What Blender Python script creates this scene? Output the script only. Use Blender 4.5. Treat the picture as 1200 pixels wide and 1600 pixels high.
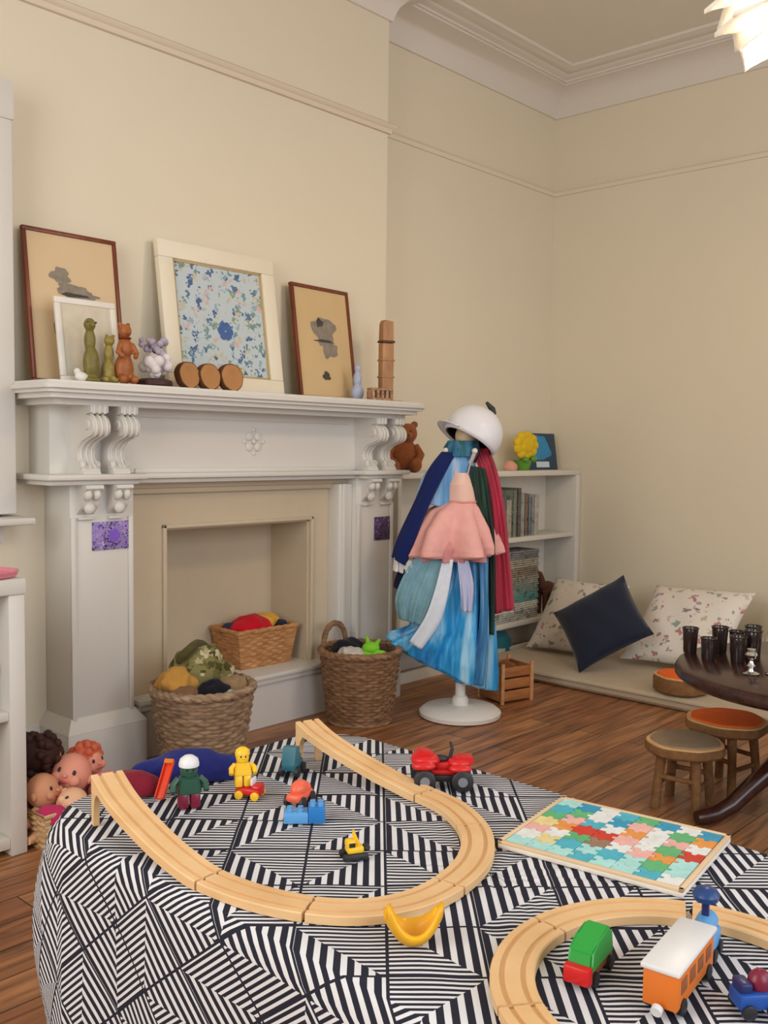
import bpy, bmesh, math, random
from mathutils import Vector, Matrix
from math import sin, cos, pi, radians

random.seed(7)
for o in list(bpy.data.objects):
    bpy.data.objects.remove(o)
SC = bpy.context.scene
COL = SC.collection

# ------------------------------------------------------------------ camera
YAW, PIT, ROL, FPX = radians(47.4956), radians(-3.825), radians(0.7373), 1523.43
fw = Vector((cos(PIT)*sin(YAW), cos(PIT)*cos(YAW), sin(PIT)))
r0 = Vector((cos(YAW), -sin(YAW), 0)); u0 = r0.cross(fw)
rr = r0*cos(ROL) + u0*sin(ROL); uu = -r0*sin(ROL) + u0*cos(ROL)
cam = bpy.data.cameras.new('camera')
cam.sensor_fit = 'HORIZONTAL'; cam.sensor_width = 36; cam.lens = FPX*36/1200
cam.clip_start = 0.02
camo = bpy.data.objects.new('camera', cam); COL.objects.link(camo)
camo.matrix_world = Matrix(((rr.x, uu.x, -fw.x, 0), (rr.y, uu.y, -fw.y, 0), (rr.z, uu.z, -fw.z, 1.1), (0, 0, 0, 1)))
SC.camera = camo

# ------------------------------------------------------------------ world, light, exposure
SC.view_settings.view_transform = 'Standard'; SC.view_settings.look = 'None'
SC.view_settings.gamma = 1; SC.view_settings.use_curve_mapping = False
SC.view_settings.exposure = 0.0
w = bpy.data.worlds.new('sky'); SC.world = w; w.use_nodes = True
w.node_tree.nodes['Background'].inputs[0].default_value = (0.75, 0.85, 1.0, 1)
w.node_tree.nodes['Background'].inputs[1].default_value = 1.0

def area(name, loc, target, sx, sy, power, col):
    l = bpy.data.lights.new(name, 'AREA'); l.shape = 'RECTANGLE'; l.size = sx; l.size_y = sy
    l.energy = power; l.color = col
    o = bpy.data.objects.new(name, l); COL.objects.link(o); o.location = loc
    o.rotation_euler = (Vector(target)-Vector(loc)).to_track_quat('-Z', 'Y').to_euler()
    return o
# daylight coming through the two tall windows behind the camera and the one in the left wall
area('daylight_back_window', (0.6, -1.62, 1.75), (1.2, 3, 1.2), 1.5, 2.0, 34, (0.91, 0.985, 1.08))
area('daylight_right_window', (2.9, -1.62, 1.75), (2.7, 3, 1.2), 1.5, 2.0, 24, (0.95, 0.985, 1.04))
area('daylight_left_window', (-1.22, 1.25, 1.75), (3, 1.5, .9), 1.5, 2.0, 42, (1.0, 0.95, 0.87))

# ------------------------------------------------------------------ materials
def lin(c):
    return tuple((v/12.92 if v <= .04045 else ((v+.055)/1.055)**2.4) for v in [x/255 for x in c[:3]]) + (1,)
MATS = {}
def mat(name, c, rough=.6, metal=0, var=.08, scale=14, bump=0, spec=.35, sheen=0, trans=0, alpha=1, emit=None):
    if name in MATS: return MATS[name]
    m = bpy.data.materials.new(name); m.use_nodes = True; MATS[name] = m
    n = m.node_tree.nodes; L = m.node_tree.links; b = n['Principled BSDF']
    b.inputs['Roughness'].default_value = rough; b.inputs['Metallic'].default_value = metal
    b.inputs['Specular IOR Level'].default_value = spec
    if sheen: b.inputs['Sheen Weight'].default_value = sheen
    if trans: b.inputs['Transmission Weight'].default_value = trans
    if alpha < 1: b.inputs['Alpha'].default_value = alpha
    c = lin(c)
    tc = n.new('ShaderNodeTexCoord'); nz = n.new('ShaderNodeTexNoise')
    nz.inputs['Scale'].default_value = scale; nz.inputs['Detail'].default_value = 3
    L.new(tc.outputs['Object'], nz.inputs['Vector'])
    mx = n.new('ShaderNodeMix'); mx.data_type = 'RGBA'
    mx.inputs['A'].default_value = tuple(max(0, v*(1-var)) for v in c[:3]) + (1,)
    mx.inputs['B'].default_value = tuple(min(1, v*(1+var)) for v in c[:3]) + (1,)
    L.new(nz.outputs['Fac'], mx.inputs['Factor']); L.new(mx.outputs['Result'], b.inputs['Base Color'])
    if bump:
        bp = n.new('ShaderNodeBump'); bp.inputs['Strength'].default_value = bump; bp.inputs['Distance'].default_value = .01
        n2 = n.new('ShaderNodeTexNoise'); n2.inputs['Scale'].default_value = scale*6
        L.new(tc.outputs['Object'], n2.inputs['Vector'])
        L.new(n2.outputs['Fac'], bp.inputs['Height']); L.new(bp.outputs['Normal'], b.inputs['Normal'])
    if emit:
        b.inputs['Emission Color'].default_value = lin(emit[0]); b.inputs['Emission Strength'].default_value = emit[1]
    return m

def ramp(n, stops, interp='LINEAR'):
    r = n.new('ShaderNodeValToRGB'); e = r.color_ramp; e.interpolation = interp
    while len(e.elements) > 1: e.elements.remove(e.elements[-1])
    e.elements[0].position = stops[0][0]; e.elements[0].color = lin(stops[0][1])
    for p, c in stops[1:]:
        k = e.elements.new(p); k.color = lin(c)
    return r

def floor_mat():
    m = bpy.data.materials.new('oak_plank_floor'); m.use_nodes = True
    n = m.node_tree.nodes; L = m.node_tree.links; b = n['Principled BSDF']
    tc = n.new('ShaderNodeTexCoord'); mp = n.new('ShaderNodeMapping')
    L.new(tc.outputs['Object'], mp.inputs['Vector'])
    br = n.new('ShaderNodeTexBrick'); br.offset = .37; br.inputs['Scale'].default_value = 1
    br.inputs['Brick Width'].default_value = 1.1; br.inputs['Row Height'].default_value = .11
    br.inputs['Mortar Size'].default_value = .0022; br.inputs['Bias'].default_value = 0
    br.inputs['Color1'].default_value = lin((168, 112, 74)); br.inputs['Color2'].default_value = lin((198, 142, 98))
    br.inputs['Mortar'].default_value = lin((84, 52, 34))
    L.new(mp.outputs['Vector'], br.inputs['Vector'])
    g = n.new('ShaderNodeMapping'); g.inputs['Scale'].default_value = (2.2, 26, 1)
    L.new(tc.outputs['Object'], g.inputs['Vector'])
    nz = n.new('ShaderNodeTexNoise'); nz.inputs['Scale'].default_value = 1.6; nz.inputs['Detail'].default_value = 5; nz.inputs['Distortion'].default_value = .6
    L.new(g.outputs['Vector'], nz.inputs['Vector'])
    rp = ramp(n, [(.32, (140, 132, 126)), (.68, (255, 250, 240))])
    L.new(nz.outputs['Fac'], rp.inputs['Fac'])
    mx = n.new('ShaderNodeMix'); mx.data_type = 'RGBA'; mx.blend_type = 'MULTIPLY'; mx.inputs['Factor'].default_value = .9
    L.new(br.outputs['Color'], mx.inputs['A']); L.new(rp.outputs['Color'], mx.inputs['B'])
    L.new(mx.outputs['Result'], b.inputs['Base Color']); b.inputs['Roughness'].default_value = .42
    return m

def cloth_mat():
    m = bpy.data.materials.new('striped_chevron_cloth'); m.use_nodes = True
    n = m.node_tree.nodes; L = m.node_tree.links; b = n['Principled BSDF']
    b.inputs['Roughness'].default_value = .9; b.inputs['Specular IOR Level'].default_value = .1
    uv = n.new('ShaderNodeUVMap'); uv.uv_map = 'cloth'
    def M(op, a, b_=None, c=None):
        k = n.new('ShaderNodeMath'); k.operation = op
        for i, v in enumerate((a, b_, c)):
            if v is None: continue
            if isinstance(v, (int, float)): k.inputs[i].default_value = v
            else: L.new(v, k.inputs[i])
        return k.outputs[0]
    sp = n.new('ShaderNodeSeparateXYZ'); L.new(uv.outputs['UV'], sp.inputs[0])
    B = .112
    U = M('DIVIDE', sp.outputs[0], B); V = M('DIVIDE', sp.outputs[1], B)
    cu = M('FLOOR', U); cv = M('FLOOR', V); fx = M('FRACT', U); fy = M('FRACT', V)
    cb = n.new('ShaderNodeCombineXYZ'); L.new(cu, cb.inputs[0]); L.new(cv, cb.inputs[1])
    wn = n.new('ShaderNodeTexWhiteNoise'); wn.noise_dimensions = '2D'; L.new(cb.outputs[0], wn.inputs['Vector'])
    s2 = n.new('ShaderNodeSeparateColor'); L.new(wn.outputs['Color'], s2.inputs[0])
    f1 = M('GREATER_THAN', s2.outputs[0], .5); f2 = M('GREATER_THAN', s2.outputs[1], .5)
    def flip(v, f):  # v + f*(1-2v)
        return M('ADD', v, M('MULTIPLY', f, M('SUBTRACT', 1, M('MULTIPLY', v, 2))))
    gx = flip(fx, f1); gy = flip(fy, f2)
    d = M('MAXIMUM', gx, gy)
    bold = M('GREATER_THAN', gx, gy)
    freq = M('SUBTRACT', 12.0, M('MULTIPLY', bold, 5.0))
    st = M('FRACT', M('ADD', M('MULTIPLY', d, freq), .28))
    inner = M('MULTIPLY', M('GREATER_THAN', fx, .035), M('GREATER_THAN', fy, .035))
    white = M('MULTIPLY', M('LESS_THAN', st, .47), inner)
    mx = n.new('ShaderNodeMix'); mx.data_type = 'RGBA'
    mx.inputs['A'].default_value = lin((44, 45, 56)); mx.inputs['B'].default_value = lin((222, 222, 226))
    L.new(white, mx.inputs['Factor']); L.new(mx.outputs['Result'], b.inputs['Base Color'])
    return m

def wicker_mat(name, c1, c2, c3):
    m = bpy.data.materials.new(name); m.use_nodes = True
    n = m.node_tree.nodes; L = m.node_tree.links; b = n['Principled BSDF']; b.inputs['Roughness'].default_value = .75
    tc = n.new('ShaderNodeTexCoord'); mp = n.new('ShaderNodeMapping'); mp.inputs['Scale'].default_value = (14, 14, 60)
    L.new(tc.outputs['Object'], mp.inputs['Vector'])
    nz = n.new('ShaderNodeTexNoise'); nz.inputs['Scale'].default_value = 1.5; nz.inputs['Detail'].default_value = 4
    L.new(mp.outputs['Vector'], nz.inputs['Vector'])
    rp = ramp(n, [(.25, c1), (.5, c2), (.75, c3)]); L.new(nz.outputs['Fac'], rp.inputs['Fac'])
    L.new(rp.outputs['Color'], b.inputs['Base Color'])
    return m

def spots_mat(name, base, stops, scale, rough=.85, feat='Color', thr=None):
    """voronoi spots: coloured motifs on a base cloth"""
    m = bpy.data.materials.new(name); m.use_nodes = True
    n = m.node_tree.nodes; L = m.node_tree.links; b = n['Principled BSDF']; b.inputs['Roughness'].default_value = rough
    b.inputs['Specular IOR Level'].default_value = .2
    tc = n.new('ShaderNodeTexCoord'); v = n.new('ShaderNodeTexVoronoi'); v.inputs['Scale'].default_value = scale
    nz = n.new('ShaderNodeTexNoise'); nz.inputs['Scale'].default_value = scale*1.6
    L.new(tc.outputs['Object'], nz.inputs['Vector'])
    ad = n.new('ShaderNodeMix'); ad.data_type = 'VECTOR'; ad.inputs['Factor'].default_value = .06
    L.new(tc.outputs['Object'], ad.inputs['A']); L.new(nz.outputs['Color'], ad.inputs['B'])
    L.new(ad.outputs['Result'], v.inputs['Vector'])
    sp = n.new('ShaderNodeSeparateColor'); L.new(v.outputs['Color'], sp.inputs[0])
    rp = ramp(n, stops, 'CONSTANT'); L.new(sp.outputs[0], rp.inputs['Fac'])
    lt = n.new('ShaderNodeMath'); lt.operation = 'LESS_THAN'; lt.inputs[1].default_value = thr or .35
    L.new(v.outputs['Distance'], lt.inputs[0])
    mx = n.new('ShaderNodeMix'); mx.data_type = 'RGBA'; mx.inputs['A'].default_value = lin(base)
    L.new(lt.outputs[0], mx.inputs['Factor']); L.new(rp.outputs['Color'], mx.inputs['B'])
    L.new(mx.outputs['Result'], b.inputs['Base Color'])
    return m

def wood_mat(name, c1, c2, scale=(3, 40, 40), rough=.5):
    if name in MATS: return MATS[name]
    m = bpy.data.materials.new(name); m.use_nodes = True; MATS[name] = m
    n = m.node_tree.nodes; L = m.node_tree.links; b = n['Principled BSDF']; b.inputs['Roughness'].default_value = rough
    tc = n.new('ShaderNodeTexCoord'); mp = n.new('ShaderNodeMapping'); mp.inputs['Scale'].default_value = scale
    L.new(tc.outputs['Object'], mp.inputs['Vector'])
    nz = n.new('ShaderNodeTexNoise'); nz.inputs['Scale'].default_value = 1.5; nz.inputs['Detail'].default_value = 4
    L.new(mp.outputs['Vector'], nz.inputs['Vector'])
    rp = ramp(n, [(.3, c1), (.7, c2)]); L.new(nz.outputs['Fac'], rp.inputs['Fac'])
    L.new(rp.outputs['Color'], b.inputs['Base Color'])
    return m

def stripe_cloth_mat(name, c1, c2, c3, scale=6, rough=.35, sheen=0):
    """soft noise between three cloth tones; satin and velvet get painted highlights"""
    m = bpy.data.materials.new(name); m.use_nodes = True
    n = m.node_tree.nodes; L = m.node_tree.links; b = n['Principled BSDF']; b.inputs['Roughness'].default_value = rough
    tc = n.new('ShaderNodeTexCoord'); mp = n.new('ShaderNodeMapping'); mp.inputs['Scale'].default_value = (scale*2.6, scale*2.6, scale*.22)
    L.new(tc.outputs['Object'], mp.inputs['Vector'])
    nz = n.new('ShaderNodeTexNoise'); nz.inputs['Scale'].default_value = 1.3; nz.inputs['Detail'].default_value = 3
    L.new(mp.outputs['Vector'], nz.inputs['Vector'])
    rp = ramp(n, [(.3, c1), (.5, c2), (.7, c3)]); L.new(nz.outputs['Fac'], rp.inputs['Fac'])
    L.new(rp.outputs['Color'], b.inputs['Base Color'])
    if sheen: b.inputs['Sheen Weight'].default_value = sheen
    return m

# ------------------------------------------------------------------ mesh helpers
def BM(): return bmesh.new()
def box(bm, x0, x1, y0, y1, z0, z1, bev=0, seg=2, mtx=None):
    g = bmesh.ops.create_cube(bm, size=1); vs = g['verts']
    bmesh.ops.scale(bm, vec=(x1-x0, y1-y0, z1-z0), verts=vs)
    bmesh.ops.translate(bm, vec=((x0+x1)/2, (y0+y1)/2, (z0+z1)/2), verts=vs)
    if bev:
        es = list({e for v in vs for e in v.link_edges})
        rb = bmesh.ops.bevel(bm, geom=es, offset=bev, segments=seg, affect='EDGES', profile=.5)
        vs = list({v for f in rb['faces'] for v in f.verts} | {v for v in vs if v.is_valid})
    if mtx is not None: bmesh.ops.transform(bm, matrix=mtx, verts=vs)
    return vs
def lathe(bm, prof, seg=32, c=(0, 0, 0), fn=None, cap=True, mtx=None):
    rings = []
    for i, (r, z) in enumerate(prof):
        ring = []
        for k in range(seg):
            a = 2*pi*k/seg; q = r
            if fn: q = fn(r, z, a, i, k)
            ring.append(bm.verts.new((c[0]+q*cos(a), c[1]+q*sin(a), c[2]+z)))
        rings.append(ring)
    for a, b in zip(rings, rings[1:]):
        for k in range(seg):
            bm.faces.new((a[k], a[(k+1) % seg], b[(k+1) % seg], b[k]))
    if cap:
        bm.faces.new(rings[0][::-1]); bm.faces.new(rings[-1])
    vs = [v for r in rings for v in r]
    if mtx is not None: bmesh.ops.transform(bm, matrix=mtx, verts=vs)
    return vs
def tube(bm, pts, rad, seg=8, closed=False, flat=1):
    pts = [Vector(p) for p in pts]; n = len(pts); rings = []
    up = Vector((0, 0, 1)); prev = None
    for i, p in enumerate(pts):
        if closed: t = pts[(i+1) % n]-pts[i-1]
        else: t = pts[min(i+1, n-1)]-pts[max(i-1, 0)]
        t.normalize()
        if prev is None:
            a = up if abs(t.z) < .9 else Vector((1, 0, 0)); s = t.cross(a).normalized()
        else:
            s = (prev - t*prev.dot(t)).normalized()
        prev = s; u = s.cross(t)
        r = rad[i] if isinstance(rad, (list, tuple)) else rad
        rings.append([bm.verts.new(p + (s*cos(2*pi*k/seg) + u*sin(2*pi*k/seg)*flat)*r) for k in range(seg)])
    m = n if closed else n-1
    for i in range(m):
        a, b = rings[i], rings[(i+1) % n]
        for k in range(seg): bm.faces.new((a[k], a[(k+1) % seg], b[(k+1) % seg], b[k]))
    if not closed:
        bm.faces.new(rings[0][::-1]); bm.faces.new(rings[-1])
    return [v for r in rings for v in r]
def ell(bm, c, r, rot=None, u=20, v=12):
    if isinstance(r, (int, float)): r = (r, r, r)
    g = bmesh.ops.create_uvsphere(bm, u_segments=u, v_segments=v, radius=1); vs = g['verts']
    M = Matrix.Translation(c) @ (rot.to_4x4() if rot is not None else Matrix()) @ Matrix.Diagonal((r[0], r[1], r[2], 1))
    bmesh.ops.transform(bm, matrix=M, verts=vs); return vs
def cyl(bm, a, b, r1, r2=None, seg=20):
    return tube(bm, [a, b], [r1, r1 if r2 is None else r2], seg)
def prism(bm, poly, axis, d0, d1):
    """poly of 2-D points extruded along axis ('x': (y,z), 'y': (x,z), 'z': (x,y))"""
    def P(p, d): return {'x': (d, p[0], p[1]), 'y': (p[0], d, p[1]), 'z': (p[0], p[1], d)}[axis]
    a = [bm.verts.new(P(p, d0)) for p in poly]; b = [bm.verts.new(P(p, d1)) for p in poly]
    n = len(poly)
    bm.faces.new(a[::-1]); bm.faces.new(b)
    for i in range(n): bm.faces.new((a[i], a[(i+1) % n], b[(i+1) % n], b[i]))
    return a+b
def sheet(bm, rows, uvs=None):
    g = [[bm.verts.new(p) for p in row] for row in rows]
    lay = bm.loops.layers.uv.get('cloth') or bm.loops.layers.uv.new('cloth') if uvs else None
    for i in range(len(g)-1):
        for j in range(len(g[0])-1):
            idx = [(i, j), (i, j+1), (i+1, j+1), (i+1, j)]
            f = bm.faces.new([g[a][b] for a, b in idx])
            if uvs:
                for l, (a, b) in zip(f.loops, idx): l[lay].uv = uvs[a][b]
    return g
def obj(name, bm, m, parent=None, world=True, ang=40):
    """link the bmesh as ONE mesh object; with a parent, world coordinates become local to it"""
    bmesh.ops.recalc_face_normals(bm, faces=bm.faces)
    if parent is not None and world:
        P = Matrix()
        q = parent
        while q is not None:
            P = (Matrix.Translation(q.location) @ q.rotation_euler.to_matrix().to_4x4()) @ P
            q = q.parent
        bmesh.ops.transform(bm, matrix=P.inverted(), verts=bm.verts)
    me = bpy.data.meshes.new(name); bm.to_mesh(me); bm.free()
    for p in me.polygons: p.use_smooth = True
    me.set_sharp_from_angle(angle=radians(ang))
    me.materials.append(m)
    o = bpy.data.objects.new(name, me); COL.objects.link(o)
    if parent is not None: o.parent = parent
    return o
def tag(o, label, cat, group=None):
    o['label'] = label; o['category'] = cat
    if group: o['group'] = group
    return o
def thing(name, label, cat, loc=(0, 0, 0), rz=0, group=None):
    o = bpy.data.objects.new(name, None); COL.objects.link(o); o.empty_display_size = .05
    o.location = loc; o.rotation_euler = (0, 0, rz)
    return tag(o, label, cat, group)
def struct(name, bm, m, parent=None):
    o = obj(name, bm, m, parent)
    if parent is None: o['kind'] = 'structure'
    return o
def dup(root, label=None, group=None):
    c = root.copy(); COL.objects.link(c)
    for ch in root.children:
        k = ch.copy(); COL.objects.link(k); k.parent = c
        for g in ch.children:
            q = g.copy(); COL.objects.link(q); q.parent = k
    if label: c['label'] = label
    if group: c['group'] = group
    return c
def solid(o, t, off=0):
    s = o.modifiers.new('thickness', 'SOLIDIFY'); s.thickness = t; s.offset = off; return o
def subsurf(o, n=1):
    s = o.modifiers.new('smooth', 'SUBSURF'); s.levels = n; s.render_levels = n; return o
def lerp(a, b, t): return a+(b-a)*t
def catmull(P, n):
    P = [Vector(p) for p in P]; out = []
    for i in range(len(P)-1):
        p0 = P[max(i-1, 0)]; p1 = P[i]; p2 = P[i+1]; p3 = P[min(i+2, len(P)-1)]
        for k in range(n):
            t = k/n
            out.append(.5*((2*p1)+(-p0+p2)*t+(2*p0-5*p1+4*p2-p3)*t*t+(-p0+3*p1-3*p2+p3)*t**3))
    out.append(P[-1]); return out

# common materials
wall_paint = mat('cream_wall_paint', (225, 214, 191), .85, var=.02, scale=3, spec=.15)
white_paint = mat('white_gloss_paint', (216, 212, 205), .45, var=.02, scale=4)
ceil_paint = mat('ceiling_paint', (226, 219, 206), .9, var=.02, spec=.1)
cornice_paint = mat('cornice_paint', (222, 214, 204), .8, var=.02, spec=.15)
niche_paint = mat('niche_paint', (200, 184, 158), .8, var=.04)
rail_paint = mat('rail_paint', (220, 205, 182), .6, var=.02)
shelf_white = mat('bookcase_white', (220, 214, 203), .5, var=.03)
glass_m = mat('window_glass', (235, 245, 250), .02, trans=1, var=0)

# ------------------------------------------------------------------ setting
XL, XR, YB, YA, YN, XC, ZC = -1.2, 4.85, 3.0, 3.15, -1.6, 3.266, 3.14
bm = BM(); box(bm, XL-.2, XR+.2, YN-.2, 3.6, -.1, 0); struct('floor', bm, floor_mat())
bm = BM(); box(bm, XL-.2, XR+.2, YN-.2, 3.6, ZC, ZC+.1); struct('ceiling', bm, ceil_paint)

# back wall (chimney breast part) with openings for window_1 and the firebox
bm = BM()
wx0, wx1, wz0, wz1 = .45, 1.36, .875, 2.08
fx0, fx1, fz1 = 2.037, 2.742, .797
for a in ((XL, wx0, 0, ZC), (wx0, wx1, 0, wz0), (wx0, wx1, wz1, ZC), (wx1, fx0, 0, ZC), (fx0, fx1, fz1, ZC), (fx1, XC, 0, ZC)):
    box(bm, a[0], a[1], YB, YB+.15, a[2], a[3])
struct('wall_back', bm, wall_paint)
bm = BM(); box(bm, XC-.1, XR+.15, YA, YA+.15, 0, ZC); struct('wall_alcove', bm, wall_paint)
bm = BM(); box(bm, XR, XR+.15, YN-.15, YA, 0, ZC); struct('wall_right', bm, wall_paint)
def wall_with_holes(name, axis, d0, d1, a0, a1, holes):
    bm = BM(); cur = a0
    def B(p, q, z0, z1):
        if axis == 'y': box(bm, p, q, d0, d1, z0, z1)
        else: box(bm, d0, d1, p, q, z0, z1)
    for h0, h1, z0, z1 in holes:
        B(cur, h0, 0, ZC); B(h0, h1, 0, z0); B(h0, h1, z1, ZC); cur = h1
    B(cur, a1, 0, ZC); struct(name, bm, wall_paint)
wall_with_holes('wall_near', 'y', YN-.15, YN, XL-.15, XR, [(-.2, 1.4, .7, 2.8), (2.1, 3.7, .7, 2.8)])
wall_with_holes('wall_left', 'x', XL-.15, XL, YN, YB+.15, [(.45, 2.05, .7, 2.8)])

# cornice, picture rail, skirting: profiles swept along the walls with mitred corners
def sweep(path, prof, closed=False):
    bm = BM(); n = len(path); rows = []
    P = [Vector((p[0], p[1])) for p in path]
    for i in range(n):
        def nrm(a, b):
            d = (b-a).normalized(); return Vector((d.y, -d.x))
        ns = []
        if i > 0: ns.append(nrm(P[i-1], P[i]))
        if i < n-1: ns.append(nrm(P[i], P[i+1]))
        if len(ns) == 2:
            m = (ns[0]+ns[1]); m = m/(1+ns[0].dot(ns[1]))
        else: m = ns[0]
        rows.append([(P[i].x+m.x*d, P[i].y+m.y*d, z) for d, z in prof])
    for r in rows: r.append(r[0])
    g = [[bm.verts.new(p) for p in r[:-1]] for r in rows]
    k = len(prof)
    for i in range(n-1):
        for j in range(k): bm.faces.new((g[i][j], g[i][(j+1) % k], g[i+1][(j+1) % k], g[i+1][j]))
    bm.faces.new(g[0]); bm.faces.new(g[-1][::-1])
    return bm
around = [(XL, YB), (XC, YB), (XC, YA), (XR, YA), (XR, YN)]
cove = [(0, 2.972), (.012, 2.972), (.016, 2.985)] + [(.02+.13*(1-cos(t*pi/2)), 2.985+.105*sin(t*pi/2)) for t in (.15, .3, .45, .6, .75, .9, 1)] + \
    [(.15, 3.098), (.165, 3.098), (.165, 3.108), (.185, 3.112), (.20, 3.122), (.225, 3.118), (.245, 3.126), (.27, 3.128), (.275, ZC), (0, ZC)]
struct('trim_1', sweep(around, cove), cornice_paint)
struct('trim_2', sweep([(XL, YB), (XC, YB), (XC, YA)], [(0, 2.485), (.012, 2.487), (.014, 2.505), (.026, 2.512), (.03, 2.522), (.018, 2.53), (0, 2.532)]), rail_paint)
struct('trim_3', sweep([(XC, YA), (XR, YA), (XR, YN)], [(0, 2.54), (.008, 2.541), (.01, 2.56), (.02, 2.567), (.02, 2.574), (0, 2.578)]), wall_paint)
skirt = [(0, 0), (.022, 0), (.022, .12), (.012, .145), (.008, .16), (0, .165)]
struct('baseboard_back', sweep([(XL, YB), (1.60, YB)], skirt), white_paint)
struct('baseboard_alcove', sweep([(XC, YA), (3.29, YA)], skirt), white_paint)
struct('baseboard_right', sweep([(XR, YA-.24), (XR, YN)], skirt), white_paint)

# window_1: moulded architrave, sash and glass
wf = bpy.data.objects.new('window_1', None); COL.objects.link(wf); wf['kind'] = 'structure'
bm = BM()
ax1, az1 = 1.468, 2.19
box(bm, wx1-.01, ax1, 2.9, 3.0, wz0, az1, .008)
box(bm, .36, wx0+.01, 2.9, 3.0, wz0, az1, .008)
box(bm, .35, ax1+.004, 2.893, 3.0, wz1-.004, az1+.004, .008)
box(bm, wx1-.03, wx1-.01, 2.93, 3.0, wz0, wz1, .003)
obj('architrave', bm, white_paint, wf)
bm = BM(); box(bm, .33, 1.494, 2.83, 3.0, .845, .868, .007); box(bm, .38, 1.45, 2.955, 3.0, .78, .846, .006); obj('window_sill', bm, white_paint, wf)
bm = BM()
for a in ((wx0, wx0+.05, wz0, wz1), (wx1-.05, wx1, wz0, wz1), (wx0, wx1, wz0, wz0+.07), (wx0, wx1, wz1-.05, wz1), (wx0, wx1, 1.46, 1.5), (.88, .92, wz0, wz1)):
    box(bm, a[0], a[1], 3.04, 3.08, a[2], a[3], .004)
obj('sash', bm, white_paint, wf)
bm = BM(); box(bm, wx0+.02, wx1-.02, 3.058, 3.064, wz0+.03, wz1-.02); obj('pane', bm, glass_m, wf)

# ------------------------------------------------------------------ fireplace
fp = thing('fireplace', 'white painted wooden fireplace surround with carved corbels and long mantel shelf', 'fireplace', (2.36, 2.9, 0))
# mantel shelf with eased corners and a moulded underside
bm = BM()
def shelf_poly(x0, x1, y, c):
    return [(x0, YB), (x0, y+c), (x0+c*.35, y+c*.3), (x0+c, y), (x1-c, y), (x1-c*.35, y+c*.3), (x1, y+c), (x1, YB)]
prism(bm, shelf_poly(1.452, 3.195, 2.675, .03), 'z', 1.252, 1.288)
bmesh.ops.bevel(bm, geom=[e for e in bm.edges if abs(e.verts[0].co.z-e.verts[1].co.z) < 1e-5], offset=.012, segments=3, affect='EDGES')
prism(bm, shelf_poly(1.48, 3.165, 2.705, .02), 'z', 1.236, 1.253)
prism(bm, shelf_poly(1.52, 3.145, 2.755, .02), 'z', 1.218, 1.237)
obj('mantel_shelf', bm, white_paint, fp)
# frieze and ledge
bm = BM()
box(bm, 1.56, 3.165, 2.868, YB, 1.0, 1.219)
box(bm, 1.87, 2.90, 2.862, 2.87, 1.19, 1.219, .003)
box(bm, 1.87, 2.90, 2.862, 2.87, 1.0, 1.016, .003)
obj('frieze', bm, white_paint, fp)
bm = BM()
for x0, x1, y in ((1.50, 1.86, 2.765), (2.905, 3.185, 2.765), (1.80, 2.95, 2.81)):
    box(bm, x0, x1, y, YB, .982, 1.001, .006); box(bm, x0+.02, x1-.02, y+.025, YB, .966, .983, .004)
obj('ledge', bm, white_paint, fp)
bm = BM()
for k in range(4):
    a = k*pi/2+pi/4
    ell(bm, (2.392+.028*cos(a), 2.866, 1.113+.028*sin(a)), (.017, .006, .017), u=12, v=8)
    ell(bm, (2.392+.045*cos(a+pi/4), 2.866, 1.113+.045*sin(a+pi/4)), (.009, .005, .009), u=12, v=8)
ell(bm, (2.392, 2.866, 1.113), (.01, .008, .01), u=12, v=8)
obj('carved_rosette', bm, white_paint, fp)
# legs and plinths
def leg(x0, x1, label):
    bm = BM()
    box(bm, x0, x1, 2.838, YB, .18, .97, .004)
    box(bm, x0+.0, x0+.018, 2.83, 2.84, .18, .86, .003); box(bm, x1-.018, x1, 2.83, 2.84, .18, .86, .003)
    l = obj('leg', bm, white_paint, fp)
    bm = BM()
    box(bm, x0-.03, x1+.035, 2.806, YB, 0, .16, .004)
    # sloping cap moulding
    a = [(x0-.03, 2.806, .16), (x1+.035, 2.806, .16), (x1+.035, YB, .16), (x0-.03, YB, .16)]
    b = [(x0-.004, 2.834, .205), (x1+.004, 2.834, .205), (x1+.004, YB, .205), (x0-.004, YB, .205)]
    va = [bm.verts.new(p) for p in a]; vb = [bm.verts.new(p) for p in b]
    bm.faces.new(va[::-1]); bm.faces.new(vb)
    for i in range(4): bm.faces.new((va[i], va[(i+1) % 4], vb[(i+1) % 4], vb[i]))
    obj('plinth', bm, white_paint, l)
leg(1.612, 1.842, ''); leg(2.925, 3.15, '')
# scrolled corbels under the shelf and small brackets under the ledge
def corbel(xc, wd=.062):
    bm = BM(); pr = []
    # side profile in (y,z): square head, rolled scroll, waist, flared foot
    pr += [(2.868, 1.218), (2.742, 1.218), (2.742, 1.196)]
    for t in range(13):
        pr.append((2.775-.033*sin(pi*t/12)-.002*t, 1.190-.034*(1-cos(pi*t/12))))
    pr += [(2.80, 1.105), (2.822, 1.085), (2.826, 1.06), (2.815, 1.035), (2.795, 1.018), (2.785, 1.001), (2.868, 1.001)]
    prism(bm, pr, 'x', xc-wd/2, xc+wd/2)
    for s in (-1, 1):
        cyl(bm, (xc+s*wd*.38, 2.765, 1.158), (xc+s*(wd*.5+.006), 2.765, 1.158), .022, .016, 16)
        cyl(bm, (xc+s*wd*.38, 2.808, 1.03), (xc+s*(wd*.5+.004), 2.808, 1.03), .016, .012, 16)
    for k in (-1, 0, 1):
        tube(bm, [(xc+k*wd*.3, p[0]-.001, p[1]) for p in pr[1:-2]], .005, 6)
    obj('corbel', bm, white_paint, fp)
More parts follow.
